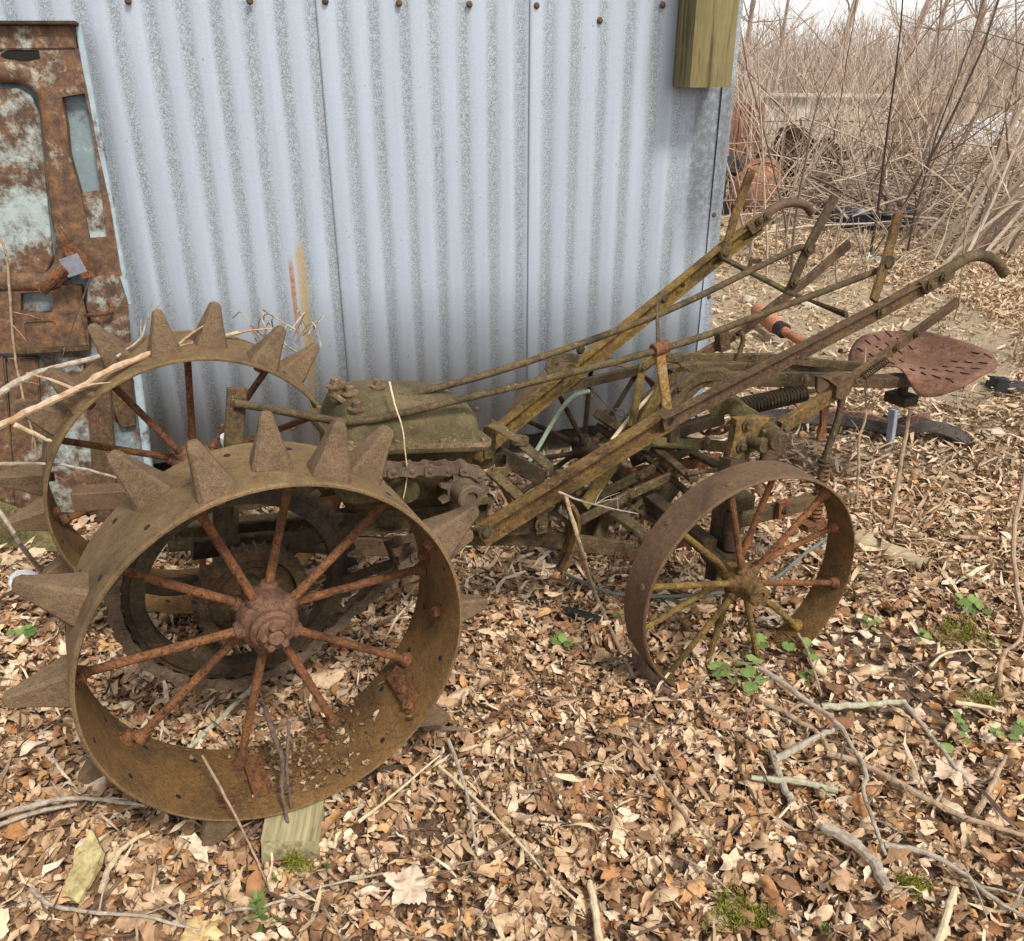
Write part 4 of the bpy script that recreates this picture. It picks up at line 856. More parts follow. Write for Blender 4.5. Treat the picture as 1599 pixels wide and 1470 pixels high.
stick('short grey stick lying under the crossing branches', gp([(1210, 1187), (1273, 1153), (1308, 1136)], .028), .0085, S_GREY, taper=.8)
stick('stubby grey stick pointing down beside the short grey stick', gp([(1204, 1175), (1224, 1228), (1236, 1250)], .026), .0085, S_GREY, taper=.9)
stick('whitish lichened twig with broken end in the right litter', gp([(1172, 1215), (1244, 1221), (1307, 1234)], .03), .0065, S_LICH, taper=1.3, twigs=2)
stick('straight tan stick slanting up toward the right edge', gp([(1522, 1274), (1547, 1228), (1572, 1180)], .03), .0075, S_TAN)
stick('thin brown twig slanting past the large pale leaf', gp([(1414, 1100), (1452, 1147), (1477, 1179), (1514, 1224)], .035), .006, S_GREY)
stick('bare upright tan stick leaning at the right edge', [G(1560, 1085, .02), G(1560, 1085, .02) + Vector((.05, .1, .05)), G(1592, 1000, .1), G(1604, 950, .14)], .0065, S_TAN)
stick('pale peeled stick at the bottom edge right of the moss', gp([(1464, 1476), (1478, 1432), (1492, 1388)], .035), .0085, S_PALE, taper=.8)
stick('pale splintered stick standing out at the bottom centre', gp([(938, 1478), (930, 1425), (920, 1378)], .035), .0085, S_PALE, taper=.7)
stick('long thin straw stem crossing the foreground litter', gp([(686, 1196), (745, 1250), (800, 1305), (858, 1368), (905, 1412)], .04), .0035, S_PALE, taper=.7)
stick('dark curved stem arching over the central litter', gp([(808, 1118), (840, 1180), (862, 1230), (905, 1300)], .04), .0032, S_DARK)
stick('dark upright twig with a green bud beside the front wheel', gp([(700, 1155), (722, 1215), (735, 1270), (744, 1330)], .04), .005, S_GREY)
stick('straight pale twig lying by a dead leaf right of centre', gp([(985, 1150), (1030, 1215), (1088, 1300)], .035), .005, S_TAN, taper=.8)
stick('light branch curving in from the left edge under a spike', gp([(-8, 1276), (60, 1256), (110, 1246), (170, 1250), (226, 1259)], .04), .0065, S_GREY, twigs=2)
stick('thin grey branch from the left edge below the light branch', gp([(-8, 1290), (60, 1268), (120, 1256)], .03), .0055, S_GREY)
stick('long twig lying along the bottom left corner', gp([(48, 1388), (80, 1412), (140, 1424), (220, 1430), (290, 1448), (338, 1458)], .03), .0045, S_GREY, twigs=2)
stick('curved pale root beside the yellow bark slab', gp([(158, 1392), (172, 1352), (195, 1322), (232, 1300)], .03), .007, S_PALE, taper=.6)
stick('thin dark twig right of the seedling', gp([(352, 1424), (430, 1410), (500, 1385), (610, 1362)], .03), .0035, S_GREY)
stick('thin dead stem lying in the lowest part of the front wheel', [MW(452, 1130, -.42), MW(448, 1200, -.47), MW(455, 1262, -.51)], .004, S_DARK)
stick('fine reddish stem crossing the lower rim of the front wheel', [MW(316, 1180, -.38), MW(360, 1260, -.52), G(395, 1330, .05), G(425, 1400, .03)], .003, S_TAN)
stick('knobbly bark-covered twig lying in the bottom of the front wheel', [MW(414, 1105, -.33), MW(428, 1150, -.40), MW(442, 1190, -.45), MW(440, 1230, -.49), MW(450, 1290, -.53)], .006, S_DARK, bumpy=.3)
stick('pale lichened stick lying on the ground through the front wheel', [G(395, 1072, .05), G(350, 1118, .04), G(290, 1172, .035)], .0075, S_LICH, taper=.8)
stick('long leaning twig between the wheels', [MW(884, 775, -.2), MW(905, 850, -.28), G(930, 930, .06), G(962, 1000, .04), G(990, 1058, .03)], .0055, S_TAN, taper=1.2, twigs=2)
stick('forked thin twig caught on the plough straps', [MW(872, 768, -.24), MW(905, 782, -.25), MW(945, 792, -.25), MW(996, 803, -.24)], .003, S_GREY, twigs=5)
stick('short pale sticks lying right of the front wheel', gp([(722, 1037), (770, 1046), (822, 1058)], .03), .0065, S_TAN)
stick('straw stem crossing below the front wheel on its right', gp([(560, 1284), (610, 1245), (686, 1180)], .04), .0038, S_PALE)
stick('forked grey stick lying inside the rear wheel', gp([(1180, 968), (1225, 962), (1280, 952)], .05), .006, S_GREY, twigs=2)
stick('thin upright twig in front of the rear wheel plants', gp([(1246, 990), (1262, 1020), (1282, 1085)], .04), .005, S_TAN)
stick('dry twig lying along the ground at the right edge', gp([(1495, 838), (1550, 841), (1605, 848)], .03), .008, S_TAN)
stick('tan stick lying in the dry grass right of the rear wheel', gp([(1495, 738), (1530, 726), (1562, 712)], .03), .008, S_TAN)
stick('pale stick half under the seat scrap', gp([(1320, 738), (1360, 722), (1390, 708)], .03), .008, S_TAN)
stick('yellowish lichened stick lying flat above the crossing branches', gp([(1284, 1104), (1345, 1101), (1415, 1096)], .03), .0085, S_LICH, taper=.8)
stick('whitish stick near the right edge above the crossing branches', gp([(1492, 1097), (1530, 1102), (1566, 1112)], .03), .006, S_PALE)
stick('bent white stem in the right litter', gp([(1452, 1042), (1470, 1024), (1500, 1016), (1540, 1014)], .04), .004, S_PALE)
b = stick('peeling brown and white branch lying over the spikes of the far wheel', [MW(-14, 672, .2), MW(50, 640, .22), MW(108, 614, .24), MW(150, 590, .27), MW(200, 566, .30), MW(262, 545, .34), MW(330, 530, .40), MW(376, 519, .44)], .0095, S_BIRCH, name='fallen_branch', cat='branch', twigs=6, taper=.7, bumpy=.22)
stick('pale thin branch rising from the left edge behind the far wheel', [MW(-14, 622, .28), MW(40, 590, .3), MW(82, 575, .32), MW(155, 556, .36)], .0085, S_GREY, name='fallen_branch', cat='branch', taper=.7)
stick('short broken twig below the peeling branch', [MW(24, 664, .2), MW(60, 680, .22), MW(80, 690, .23)], .006, S_PALE)
stick('straight pale branch at the far left pointing at the far wheel', [MW(-10, 725, .35), MW(40, 724, .33), MW(110, 728, .3), MW(182, 746, .26)], .005, S_GREY, name='fallen_branch', cat='branch')
stick('pale stick leaning at the left edge in front of the scrap door', [G(72, 905, .03), MW(40, 860, .1), MW(-10, 785, .06)], .0075, S_GREY)
stick('thin forked twig on top of the far wheel', [MW(182, 558, .36), MW(220, 528, .42), MW(228, 502, .44)], .0035, S_GREY, twigs=3)
stick('white dead stem hanging over the mossy gearbox cover', [MW(608, 596, -.05), MW(616, 630, -.09), MW(628, 668, -.13), MW(632, 700, -.14), MW(636, 740, -.14), MW(630, 778, -.14)], .0024, S_PALE, twigs=1, name='dead_stem', cat='stem')
bm = bmesh.new(); rng = random.Random(9)
for k in range(16):                       # dry vine tangled on the back of the far wheel
    p = M(rng.uniform(400, 480), rng.uniform(520, 560), .5); q = p + Vector((rng.uniform(-.06, .09), rng.uniform(-.1, .1), rng.uniform(-.05, .13))); m_ = (p + q) / 2 + Vector((rng.uniform(-.05, .05), 0, rng.uniform(.02, .08)))
    P_ = smooth_path([p, m_, q], 5); sweep(bm, [O_ + XM * v.x + YM * v.y + Z3 * v.z for v in P_], ngon(.0022, 4), Z3)
tag(mk('dry_vine', bm, S_GREY), 'tangle of dry vine caught on the far spiked wheel', 'vine')

# ------------------------------------------------------------------ wood block, bark, log, stones, small litter
def ground_block(name, label, cat, c, size, rz, mat, rough=.006, seed=1, tilt=(0, 0), sub=4, taper=1.0):
    bm = bmesh.new(); boxbm(bm, Vector((0, 0, 0)), X3, Y3, Z3, size)
    for v in bm.verts:
        if v.co.z > 0: v.co.x *= taper; v.co.y *= taper
    bmesh.ops.subdivide_edges(bm, edges=list(bm.edges), cuts=sub, use_grid_fill=True)
    for v in bm.verts:
        p = v.co; v.co = p + Vector((noise.noise(p * 22 + Vector((seed, 0, 0))), noise.noise(p * 22 + Vector((0, seed, 0))), noise.noise(p * 22 + Vector((0, 0, seed))))) * rough
    o = mk(name, bm, mat, angle=50); o.location = c; o.rotation_euler = (tilt[0], tilt[1], rz); return tag(o, label, cat)
q = G(447, 1352, .0)
ground_block('wood_block', 'split grey wood block wedged under the rim of the front wheel', 'wood block', q + Vector((.0, .15, .03)), (.115, .30, .07), R_(4), WBLK, .007, 3, (R_(-3), 0), 6)
q = G(130, 1390, .0)
def slab(name, label, cat, pix, z, th, mat, seed=0):
    bm = bmesh.new(); poly = [G(x, y, z + zz) for x, y, zz in pix]; prism(bm, poly, Vector((.0, -.004, th)))
    bmesh.ops.triangulate(bm, faces=[f for f in bm.faces if len(f.verts) > 4]); bmesh.ops.subdivide_edges(bm, edges=list(bm.edges), cuts=2, use_grid_fill=False)
    for v in bm.verts: v.co += Vector((noise.noise(v.co * 40), noise.noise(v.co * 40 + Vector((9, 0, 0))), noise.noise(v.co * 40 + Vector((0, 9, 0))))) * .007
    return tag(mk(name, bm, mat, loc=tuple(poly[0])), label, cat)
slab('bark_slab', 'torn yellowish bark slab lying in the lower left litter', 'bark', [(100, 1408, .0), (122, 1330, .03), (136, 1320, .035), (140, 1298, .04), (158, 1315, .04), (162, 1335, .04), (142, 1385, .02), (126, 1412, 0)], .03, .012, WYEL)
slab('bark_strip', 'dark curled bark strip leaning against the rear wheel base', 'bark', [(985, 1012, .05), (1000, 1030, .06), (1020, 1052, .05), (1048, 1082, .02), (1042, 1090, .01), (1012, 1066, .02), (990, 1040, .02)], .015, .01, WBARK)
def big_leaf(label, px, py, size, yaw, seed, col):
    rng = random.Random(seed); bm = bmesh.new(); n = 60; rows = []
    for fr in (.05, .3, .55, .8, 1.0):
        row = []
        for i in range(n):
            t = 2 * math.pi * i / n; k = 1 - .30 * fr * abs(math.sin(2.5 * t)) ** .8 - .15 * fr * math.sin(t * 1.0 + seed) - .05 * fr * (i % 2) + .06 * rng.uniform(-1, 1) * (fr == 1)
            k *= 1 - .25 * math.exp(-((t - math.pi) / .5) ** 2); x, y = fr * k * math.cos(t), .85 * fr * k * math.sin(t)
            z = .30 * noise.noise(Vector((x * 2 + seed, y * 2, 0))) + .14 * noise.noise(Vector((x * 6 + seed, y * 6, 2))) + .05 * abs(math.cos(2.5 * t)) * fr
            row.append(bm.verts.new(Vector((x, y, z)) * size * .5))
        rows.append(row)
    for A, B in zip(rows, rows[1:]):
        for i in range(n): bm.faces.new((A[i], A[(i + 1) % n], B[(i + 1) % n], B[i]))
    bm.faces.new(rows[0]); sweep(bm, [Vector((-.35, 0, .01)) * size, Vector((-.6, .06, .03)) * size], ngon(.0014, 5), Z3)
    o = mk('large_leaf', bm, stick_mat('pale_leaf', *col), angle=60); o.location = G(px, py, .05); o.rotation_euler = (rng.uniform(-.1, .25), rng.uniform(-.15, .15), yaw); tag(o, label, 'leaf')
big_leaf('large pale toothed dead leaf lying right of the crossing branches', 1484, 1206, .115, 2.2, 1, ((.42, .28, .18), (.55, .4, .28), (.64, .5, .37)))
big_leaf('large whitish dead leaf lying at the lower centre left', 642, 1384, .12, .4, 2, ((.44, .31, .21), (.58, .44, .32), (.68, .56, .44)))
big_leaf('yellow-tan dead leaf cut by the bottom edge below the seedling', 315, 1462, .11, 1.2, 3, ((.4, .26, .1), (.56, .4, .18), (.66, .5, .28)))
big_leaf('pale leaf with a notch near the rear wheel bark strip', 1000, 1092, .075, 3.0, 4, ((.36, .2, .1), (.5, .3, .16), (.6, .4, .24)))
big_leaf('broad rosy-brown leaf lying behind the largest clover clump', 1082, 1012, .085, .9, 5, ((.3, .18, .12), (.42, .28, .2), (.52, .38, .29)))
bm = bmesh.new(); a, b = G(1338, 842, .035), G(1442, 884, .03); rng = random.Random(2); P_ = [a + (b - a) * (i / 8) for i in range(9)]
sweep(bm, P_, [(.04 * math.cos(2 * math.pi * i / 14), .032 * math.sin(2 * math.pi * i / 14)) for i in range(14)], Z3, scales=[rng.uniform(.8, 1.1) * (1 - .03 * i) for i in range(9)]); bmesh.ops.subdivide_edges(bm, edges=list(bm.edges), cuts=1)
for v in bm.verts: v.co += Vector((0, noise.noise(v.co * 30), noise.noise(v.co * 30 + Vector((3, 0, 0))))) * .006
tag(mk('log', bm, WLOG, loc=tuple(a)), 'short split grey log lying right of the rear wheel', 'log')
def rock(label, px, py, s, mat, z=.01, seed=0, flat=.6, name='stone', cat='stone', group=None):
    bm = bmesh.new(); bmesh.ops.create_icosphere(bm, subdivisions=3, radius=1)
    for v in bm.verts:
        p = v.co.copy(); k = 1 + .35 * noise.noise(p * 1.2 + Vector((seed, seed, 0))) + .12 * noise.noise(p * 4 + Vector((seed, 0, 0))); v.co = Vector((p.x * k * s, p.y * k * s * .8, p.z * k * s * flat))
    o = mk(name, bm, mat, angle=60); o.location = G(px, py, z); return tag(o, label, cat, group)
rock('lichen-covered grey stone at the left edge under the far wheel', 14, 768, .085, LICH, .05, 1, 1.0)
rock('pale yellowish stone in the dry grass right of the scrap rail', 1552, 680, .055, STONE, .01, 3)
rock('small cream stone on the bare ground beyond the handles', 1262, 477, .07, STONE, .02, 5)
rock('white stone chip on the bare ground left of the cream stone', 1168, 468, .05, STONE, .02, 6)
rock('grey stone lying inside the rear wheel', 1265, 862, .03, LICH, .01, 8)
rock('crumpled white paper scrap behind the front wheel at the left edge', 40, 908, .05, WHITE, .03, 9, .7, 'paper_scrap', 'litter')
rock('white paper scrap lying inside the rear wheel', 1235, 853, .026, WHITE, .01, 10, .4, 'paper_scrap', 'litter')
rock('small white scrap in the grass right of the rear wheel', 1478, 831, .026, WHITE, .02, 11, .35, 'paper_scrap', 'litter')
bm = bmesh.new(); lathe(bm, [(.016, 0), (.018, .06), (.018, .11), (.0, .11)], n=14)
o = mk('plastic_cap', bm, BLACK); o.location = G(885, 955, .02); o.rotation_euler = (R_(90), 0, R_(60)); tag(o, 'small black plastic tube lying between the wheels', 'litter')
# hose and wires
stick('pale green hose looped inside the far rear wheel', [MW(920, 611, .31), MW(897, 618, .31), MW(876, 640, .3), MW(856, 672, .3), MW(840, 700, .3), MW(822, 728, .3)], .0075, GREENHOSE, name='hose', cat='hose', taper=1, bumpy=.05)
stick('grey-green wire looping over the ground between the wheels', [G(842, 850, .03), G(862, 880, .03), G(900, 905, .04), G(950, 925, .04), G(1020, 932, .05), G(1130, 925, .05), G(1206, 905, .06), G(1250, 870, .1), MW(1295, 838, -.2)], .0055, WIRE, name='wire', cat='wire', taper=1, bumpy=.05)
stick('thin dark wire curling beside the far rear wheel', [MW(918, 598, .3), MW(935, 620, .25), MW(958, 643, .2), MW(975, 652, .15), MW(972, 640, .15), MW(960, 640, .15), MW(962, 655, .15), MW(978, 660, .15)], .0022, S_DARK, name='wire', cat='wire', taper=1, bumpy=0)

# ------------------------------------------------------------------ green plants and moss
def round_leaf(bm, c, r, nrm, yaw):
    nrm = nrm.normalized(); u = nrm.orthogonal().normalized(); u = Matrix.Rotation(yaw, 3, nrm) @ u; v = nrm.cross(u); n = 18
    ctr = bm.verts.new(c - nrm * r * .12); R1 = []; R2 = []
    for i in range(n):
        t = 2 * math.pi * i / n; k = 1 + .07 * math.cos(6 * t * 1.5); k *= 1 - .45 * math.exp(-((t - math.pi) / .28) ** 2)
        R1.append(bm.verts.new(c + (u * math.cos(t) + v * math.sin(t)) * r * .55 * k - nrm * r * .02)); R2.append(bm.verts.new(c + (u * math.cos(t) + v * math.sin(t)) * r * k + nrm * r * random.uniform(-.12, .06)))
    for i in range(n):
        j = (i + 1) % n; bm.faces.new((ctr, R1[i], R1[j])); bm.faces.new((R1[i], R2[i], R2[j], R1[j]))
def clover(label, leaves, seed, group='low green rosettes in the litter'):
    rng = random.Random(seed); random.seed(seed); base = sum((G(x, y, .0) for x, y, r in leaves), Vector()) / len(leaves)
    bl = bmesh.new(); bs_ = bmesh.new()
    for x, y, r in leaves:
        h = rng.uniform(.035, .065); c = G(x, y, h); rm = r * (c - CAM).dot(_f) / F_
        round_leaf(bl, c, rm * 1.08, Vector((rng.uniform(-.3, .3), rng.uniform(-.5, .1), 1)), rng.uniform(0, 6))
        b = Vector((base.x + (c.x - base.x) * .4, base.y + (c.y - base.y) * .4, .0)); sweep(bs_, smooth_path([b, (b + c) / 2 + Vector((0, 0, .012)), c - Vector((0, 0, .003))], 3), ngon(.0018, 5), Z3)
    t = thing('green_plant', label, 'plant', tuple(base), 0, group)
    for nm, bmx in (('leaves', bl), ('stems', bs_)):
        for v in bmx.verts: v.co -= base
        mk(nm, bmx, GREEN, t, angle=80)
clover('largest clump of scalloped round green leaves, in front of the rear wheel', [(1131, 1045, 17), (1113, 1040, 8), (1155, 1035, 9), (1168, 1048, 11), (1177, 1030, 12), (1150, 1064, 9), (1172, 1074, 11), (1188, 1062, 8), (1119, 1053, 7)], 1)
clover('three-leaved clump just under the rear wheel hub', [(1178, 1000, 9), (1190, 996, 9), (1192, 1008, 7)], 2)
clover('green clump right of the hub plants by a thin upright twig', [(1231, 1009, 9), (1258, 1003, 8), (1264, 1018, 9), (1272, 1026, 7)], 3)
clover('small green clump below the thin upright twig', [(1256, 1055, 7), (1260, 1060, 6), (1268, 1050, 6)], 4)
clover('small bright clump standing between the two near wheels', [(868, 1001, 9), (880, 997, 8), (887, 1005, 7), (874, 992, 6), (866, 988, 5)], 5)
clover('small clump at the left edge beside a spike', [(17, 988, 6), (33, 985, 9), (47, 986, 9), (44, 978, 6)], 6)
clover('pale green clump on the bare soil right of the rear wheel', [(1505, 940, 9), (1520, 935, 8), (1514, 952, 9), (1530, 946, 7), (1498, 930, 6), (1543, 955, 7)], 7)
clover('two tiny leaves at the foot of a rear wheel spoke', [(1069, 1026, 5), (1058, 1030, 4)], 8)
clover('green stem of round leaves near the large pale leaf', [(1494, 1116, 6), (1500, 1126, 6), (1508, 1137, 6), (1503, 1146, 5), (1479, 1168, 9), (1510, 1157, 5)], 9)
clover('clump of small leaves at the right edge by the crossing branches', [(1552, 1141, 6), (1562, 1146, 6), (1590, 1140, 8), (1583, 1150, 7), (1596, 1128, 7)], 10)
clover('small yellowish clump by the rear wheel on its right', [(1362, 972, 6), (1372, 968, 5), (1352, 965, 5), (1366, 983, 5)], 11)
clover('faint clump low in the grass far right of the rear wheel', [(1440, 985, 6), (1448, 992, 6), (1434, 998, 5)], 12)
clover('tiny leaves inside the rear wheel left of its hub', [(1043, 934, 5), (1048, 950, 4), (962, 960, 5)], 13)
def seedling(label, px, py, s, seed):
    rng = random.Random(seed); base = G(px, py, .01); bm = bmesh.new(); t = thing('seedling', label, 'plant', tuple(base))
    for tier in range(4):
        for k in range(4):
            a = k * math.pi / 2 + tier * .8 + rng.uniform(-.2, .2); d = Vector((math.cos(a), math.sin(a), .45 + .25 * tier)).normalized(); p = Vector((0, 0, s * .3 * tier)); L = s * rng.uniform(.5, .75) * (1 - .1 * tier); w = L * .17; side = d.cross(Z3).normalized()
            m0 = [bm.verts.new(p + d * L * q + side * w * ww * sg + Z3 * (-.12 * L * q * q + (0 if sg else -.03 * L))) for q, ww in ((0, .1), (.3, .8), (.6, 1), (1, .02)) for sg in (-1, 0, 1)]
            for i in range(3):
                for j in range(2): bm.faces.new((m0[i * 3 + j], m0[i * 3 + j + 1], m0[i * 3 + j + 4], m0[i * 3 + j + 3]))
    mk('leaves', bm, GREEN, t, angle=60); bm = bmesh.new(); sweep(bm, [Vector(), Vector((0, 0, s * 1.0))], ngon(.002, 6), X3); mk('stem', bm, GREEN, t)
seedling('upright green seedling with pointed leaves at the bottom left', 408, 1440, .065, 1)
seedling('tiny pointed-leaf seedling beside the wood block', 432, 1383, .025, 2)
seedling('small seedling right of the mossy wood block', 512, 1360, .022, 3)
seedling('dark-leaved seedling at the bottom edge left of the yellow moss', 1284, 1462, .03, 4)
def moss(label, px, py, r, seed, z=.012, n=420):
    rs = np.random.RandomState(seed); a = rs.uniform(0, 6.28, n); q = r * np.sqrt(rs.rand(n)) * (1 + .4 * np.sin(a * 3 + seed)); c = G(px, py, z)
    P = np.stack([c.x + q * np.cos(a), c.y + q * np.sin(a) * .8, np.full(n, c.z) + .012 * (1 - q / r / 1.5)], 1)
    o = scatter('moss_patch', STRIP, P, rs.uniform(.010, .022, n), 1.1, MOSS, seed, kind=None, zlift=.01); tag(o, label, 'moss')
moss('bright yellow-green moss tuft by the black-ended stick', 1425, 1390, .03, 1, .03)
moss('green moss at the foot of the wood block', 462, 1356, .028, 2, .03)
moss('olive moss cushion at the bottom edge right of centre', 1150, 1432, .06, 3, .02, 900)
moss('olive moss strip on the soil right of the rear wheel', 1500, 992, .09, 4, .015, 900)
moss('mossy spot at the bottom edge left of the peeled stick', 1190, 1440, .04, 5, .02)
moss('moss spot near the right edge above the crossing branches', 1530, 1096, .045, 6, .02)

# ------------------------------------------------------------------ scrap door leaning on the shed
def enamel(name, base, scale, rustiness):
    m, nt, bs = new_mat(name); p = pos(nt); n1 = nz(nt, scale, 9, .72, p, .3); n2 = nz(nt, scale * 5, 6, .75, p); n3 = nz(nt, 60, 4, .7, p)
    k = math_(nt, 'ADD', math_(nt, 'MULTIPLY', n1.outputs[0], .65), math_(nt, 'MULTIPLY', n2.outputs[0], .35))
    rc = ramp(nt, n2.outputs[0], [(.3, (.035, .02, .013)), (.45, (.095, .05, .027)), (.58, (.16, .08, .035)), (.7, (.25, .115, .03)), (.8, (.15, .085, .05))]).outputs[0]
    rc = mixc(nt, .8, rc, ramp(nt, n3.outputs[0], [(.3, (.5, .5, .5)), (.7, (1.5, 1.45, 1.35))]).outputs[0], 'MULTIPLY')
    pc = ramp(nt, n2.outputs[0], [(.3, tuple(x * .72 for x in base)), (.6, base), (.8, (.56, .56, .46))]).outputs[0]
    f = ramp(nt, k, [(rustiness - .045, (1, 1, 1)), (rustiness + .05, (0, 0, 0))])
    c = mixc(nt, f.outputs[0], pc, rc)
    sp = ramp(nt, n3.outputs[0], [(.64, (0, 0, 0)), (.69, (1, 1, 1))]); c = mixc(nt, math_(nt, 'MULTIPLY', sp.outputs[0], .7), c, (.2, .09, .035))
    nt.links.new(c, bs.inputs['Base Color']); bs.inputs['Roughness'].default_value = .7
    bump(nt, bs, math_(nt, 'ADD', f.outputs[0], n3.outputs[0]), .35, .004); return m
ENA = enamel('pale_enamel', (.20, .26, .27), 3.2, .47); ENR = enamel('rusted_enamel', (.40, .43, .37), 5, .60); ENH = enamel('half_rusted_enamel', (.34, .40, .37), 4.5, .505); ENB = enamel('blue_enamel', (.34, .42, .45), 6, .43)
def door():
    base = WP(238, 738, .17); base.z = 0
    d = ray(125, 40); top = WP(125, 40, .05); vv = top - WP(238, 738, .17)
    o0 = WP(238, 738, .17); nrm = WD.cross(vv).normalized()
    if nrm.dot(CAM - o0) < 0: nrm = -nrm
    def Q(px, py, off=0):
        d = ray(px, py); t = ((o0 - CAM).dot(nrm) + off) / d.dot(nrm); return CAM + d * t - root.location
    root = thing('scrap_door', 'tall rusted pale blue vehicle door leaning on the shed', 'door', tuple(base))
    def slab_(name, poly, off, th, mat, bev=.004, hole=None, parent=None):
        bm = bmesh.new(); prism(bm, [Q(x, y, off) for x, y in poly], nrm * th)
        if bev: bmesh.ops.bevel(bm, geom=list(bm.edges), offset=bev, segments=2, affect='EDGES')
        return mk(name, bm, mat, parent or root, angle=40)
    def frame(name, outer, inner, off, th, mat, depth=None):
        n = len(outer); bm = bmesh.new(); A = [bm.verts.new(Q(x, y, off)) for x, y in outer]; B = [bm.verts.new(Q(x, y, off)) for x, y in inner]; A2_ = [bm.verts.new(v.co - nrm * th) for v in A]; B2 = [bm.verts.new(v.co - nrm * th) for v in B]
        for i in range(n):
            j = (i + 1) % n
            bm.faces.new((A[i], A[j], B[j], B[i])); bm.faces.new((A[i], A[j], A2_[j], A2_[i])); bm.faces.new((B[i], B[j], B2[j], B2[i])); bm.faces.new((A2_[i], A2_[j], B2[j], B2[i]))
        bmesh.ops.bevel(bm, geom=[e for e in bm.edges if e.calc_face_angle(0) > .6], offset=.004, segments=2, affect='EDGES')
        return mk(name, bm, mat, root, angle=45)
    L = -190
    slab_('outer_skin', [(L, 42), (122, 42), (150, 200), (196, 470), (206, 560), (228, 735), (60, 850), (L, 850)], 0, .006, ENA, 0)
    slab_('edge_flange', [(121, 40), (130, 40), (168, 250), (208, 474), (197, 474), (158, 270)], .008, .035, ENB, .003)
    slab_('edge_flange', [(207, 560), (220, 560), (240, 735), (229, 738)], .008, .03, ENB, .003)
    slab_('top_rail', [(L, 38), (118, 38), (122, 78), (L, 82)], .03, .02, ENR)
    slab_('top_lip', [(L, 36), (124, 36), (125, 42), (L, 42)], .03, .05, RDK, .002)
    # stile between the pressed panel and the edge, rusted through in two places
    frame('stile', [(60, 76), (122, 76), (136, 140), (152, 230), (172, 320), (190, 430), (150, 440), (118, 400), (100, 300), (80, 180)],
          [(96, 152), (132, 146), (138, 170), (146, 220), (158, 298), (166, 370), (140, 372), (128, 310), (108, 240), (104, 195)], .045, .035, ENR)
    slab_('stile_web', [(122, 302), (160, 296), (178, 382), (138, 400), (130, 340)], .025, .01, ENH)
    slab_('torn_flap', [(86, 340), (104, 372), (132, 396), (150, 432), (128, 436), (98, 392)], .07, .006, RSP, .001)
    # pressed oval panel and its raised bead
    slab_('pressed_panel', [(L, 140), (30, 138), (50, 150), (62, 180), (74, 300), (84, 400), (72, 428), (L, 428)], .022, .008, ENH, .003)
    pts = [Q(x, y, .035) for x, y in ((L, 112), (-20, 112), (34, 116), (62, 132), (78, 168), (92, 300), (102, 396), (88, 432), (50, 440), (L, 440))]
    bm = bmesh.new(); sweep(bm, smooth_path(pts, 5), [(.03 * math.cos(2 * math.pi * i / 12), .018 * math.sin(2 * math.pi * i / 12)) for i in range(12)], nrm); mk('bead', bm, ENR, root, angle=60)
    slab_('upper_web', [(L, 80), (70, 76), (84, 120), (60, 118), (30, 104), (L, 104)], .03, .012, ENR, .002)
    bm = bmesh.new(); pp = []
    for i in range(26):
        t = 2 * math.pi * i / 26; pp.append(Q(35 + 34 * math.cos(t) * (1 + .12 * noise.noise(Vector((i, 0, 0)))), 86 + 9 * math.sin(t) * (1 + .4 * noise.noise(Vector((i * .7, 3, 0)))), .0425))
    prism(bm, pp, nrm * .001); mk('rust_hole', bm, HOLE, root)  # thin black disc painted as the dark inside of an opening
    # lower plate with two square openings
    frame('lock_plate', [(L, 446), (26, 446), (60, 446), (90, 446), (126, 446), (136, 500), (140, 546), (90, 548), (32, 552), (L, 552)], [(32, 458), (34, 458), (58, 456), (78, 456), (82, 462), (84, 484), (80, 488), (58, 489), (36, 490), (32, 486)], .04, .03, ENR)
    frame('lock_plate', [(18, 494), (32, 493), (60, 493), (100, 492), (126, 492), (132, 520), (136, 548), (90, 549), (40, 552), (22, 552)], [(38, 506), (42, 503), (60, 502), (80, 501), (87, 505), (90, 528), (86, 533), (62, 534), (46, 535), (41, 531)], .046, .03, ENR)
    slab_('plate_rib', [(30, 544), (140, 538), (142, 547), (32, 553)], .05, .02, RRD)
    slab_('latch_plate', [(140, 432), (186, 428), (200, 470), (206, 540), (176, 560), (152, 520), (136, 480)], .04, .014, ENH)
    bm = bmesh.new(); sweep(bm, smooth_path([Q(x, y, o_) for x, y, o_ in ((132, 492, .075), (150, 492, .085), (172, 488, .08), (174, 478, .06), (168, 468, .055))], 4), ngon(.006, 8), nrm); mk('latch_rod', bm, RSP, root)
    bm = bmesh.new(); sweep(bm, [Q(66, 455, .08), Q(92, 430, .1), Q(104, 420, .11)], ngon(.016, 10), nrm); mk('hinge_pin', bm, RSP, root)
    bm = bmesh.new(); sweep(bm, [Q(100, 420, .11), Q(128, 410, .13)], box_prof(.06, .004), nrm); mk('hinge_leaf', bm, STEEL, root)
    for x0, x1, m in ((-60, 10, ENR), (14, 60, ENR), (136, 170, RRD), ):
        slab_('lower_rib', [(x0, 556), (x1, 556), (x1 + 12, 720), (x1 + 16, 830), (x0 + 14, 835)], .02, .02, m, .006)
    slab_('lower_pressing', [(60, 560), (130, 556), (150, 800), (76, 800)], .008, .006, ENH, .002)
    slab_('side_bracket', [(172, 585), (206, 580), (214, 664), (190, 668), (178, 640)], .02, .012, RRD)
door()
stick('bare vine climbing the scrap door at the left edge', [WP(-5, 360, .2), WP(10, 400, .2), WP(16, 470, .2), WP(24, 560, .2), WP(36, 620, .22), WP(54, 690, .22), WP(60, 740, .22)], .004, S_TAN, name='climbing_vine', cat='vine', twigs=10, taper=1)
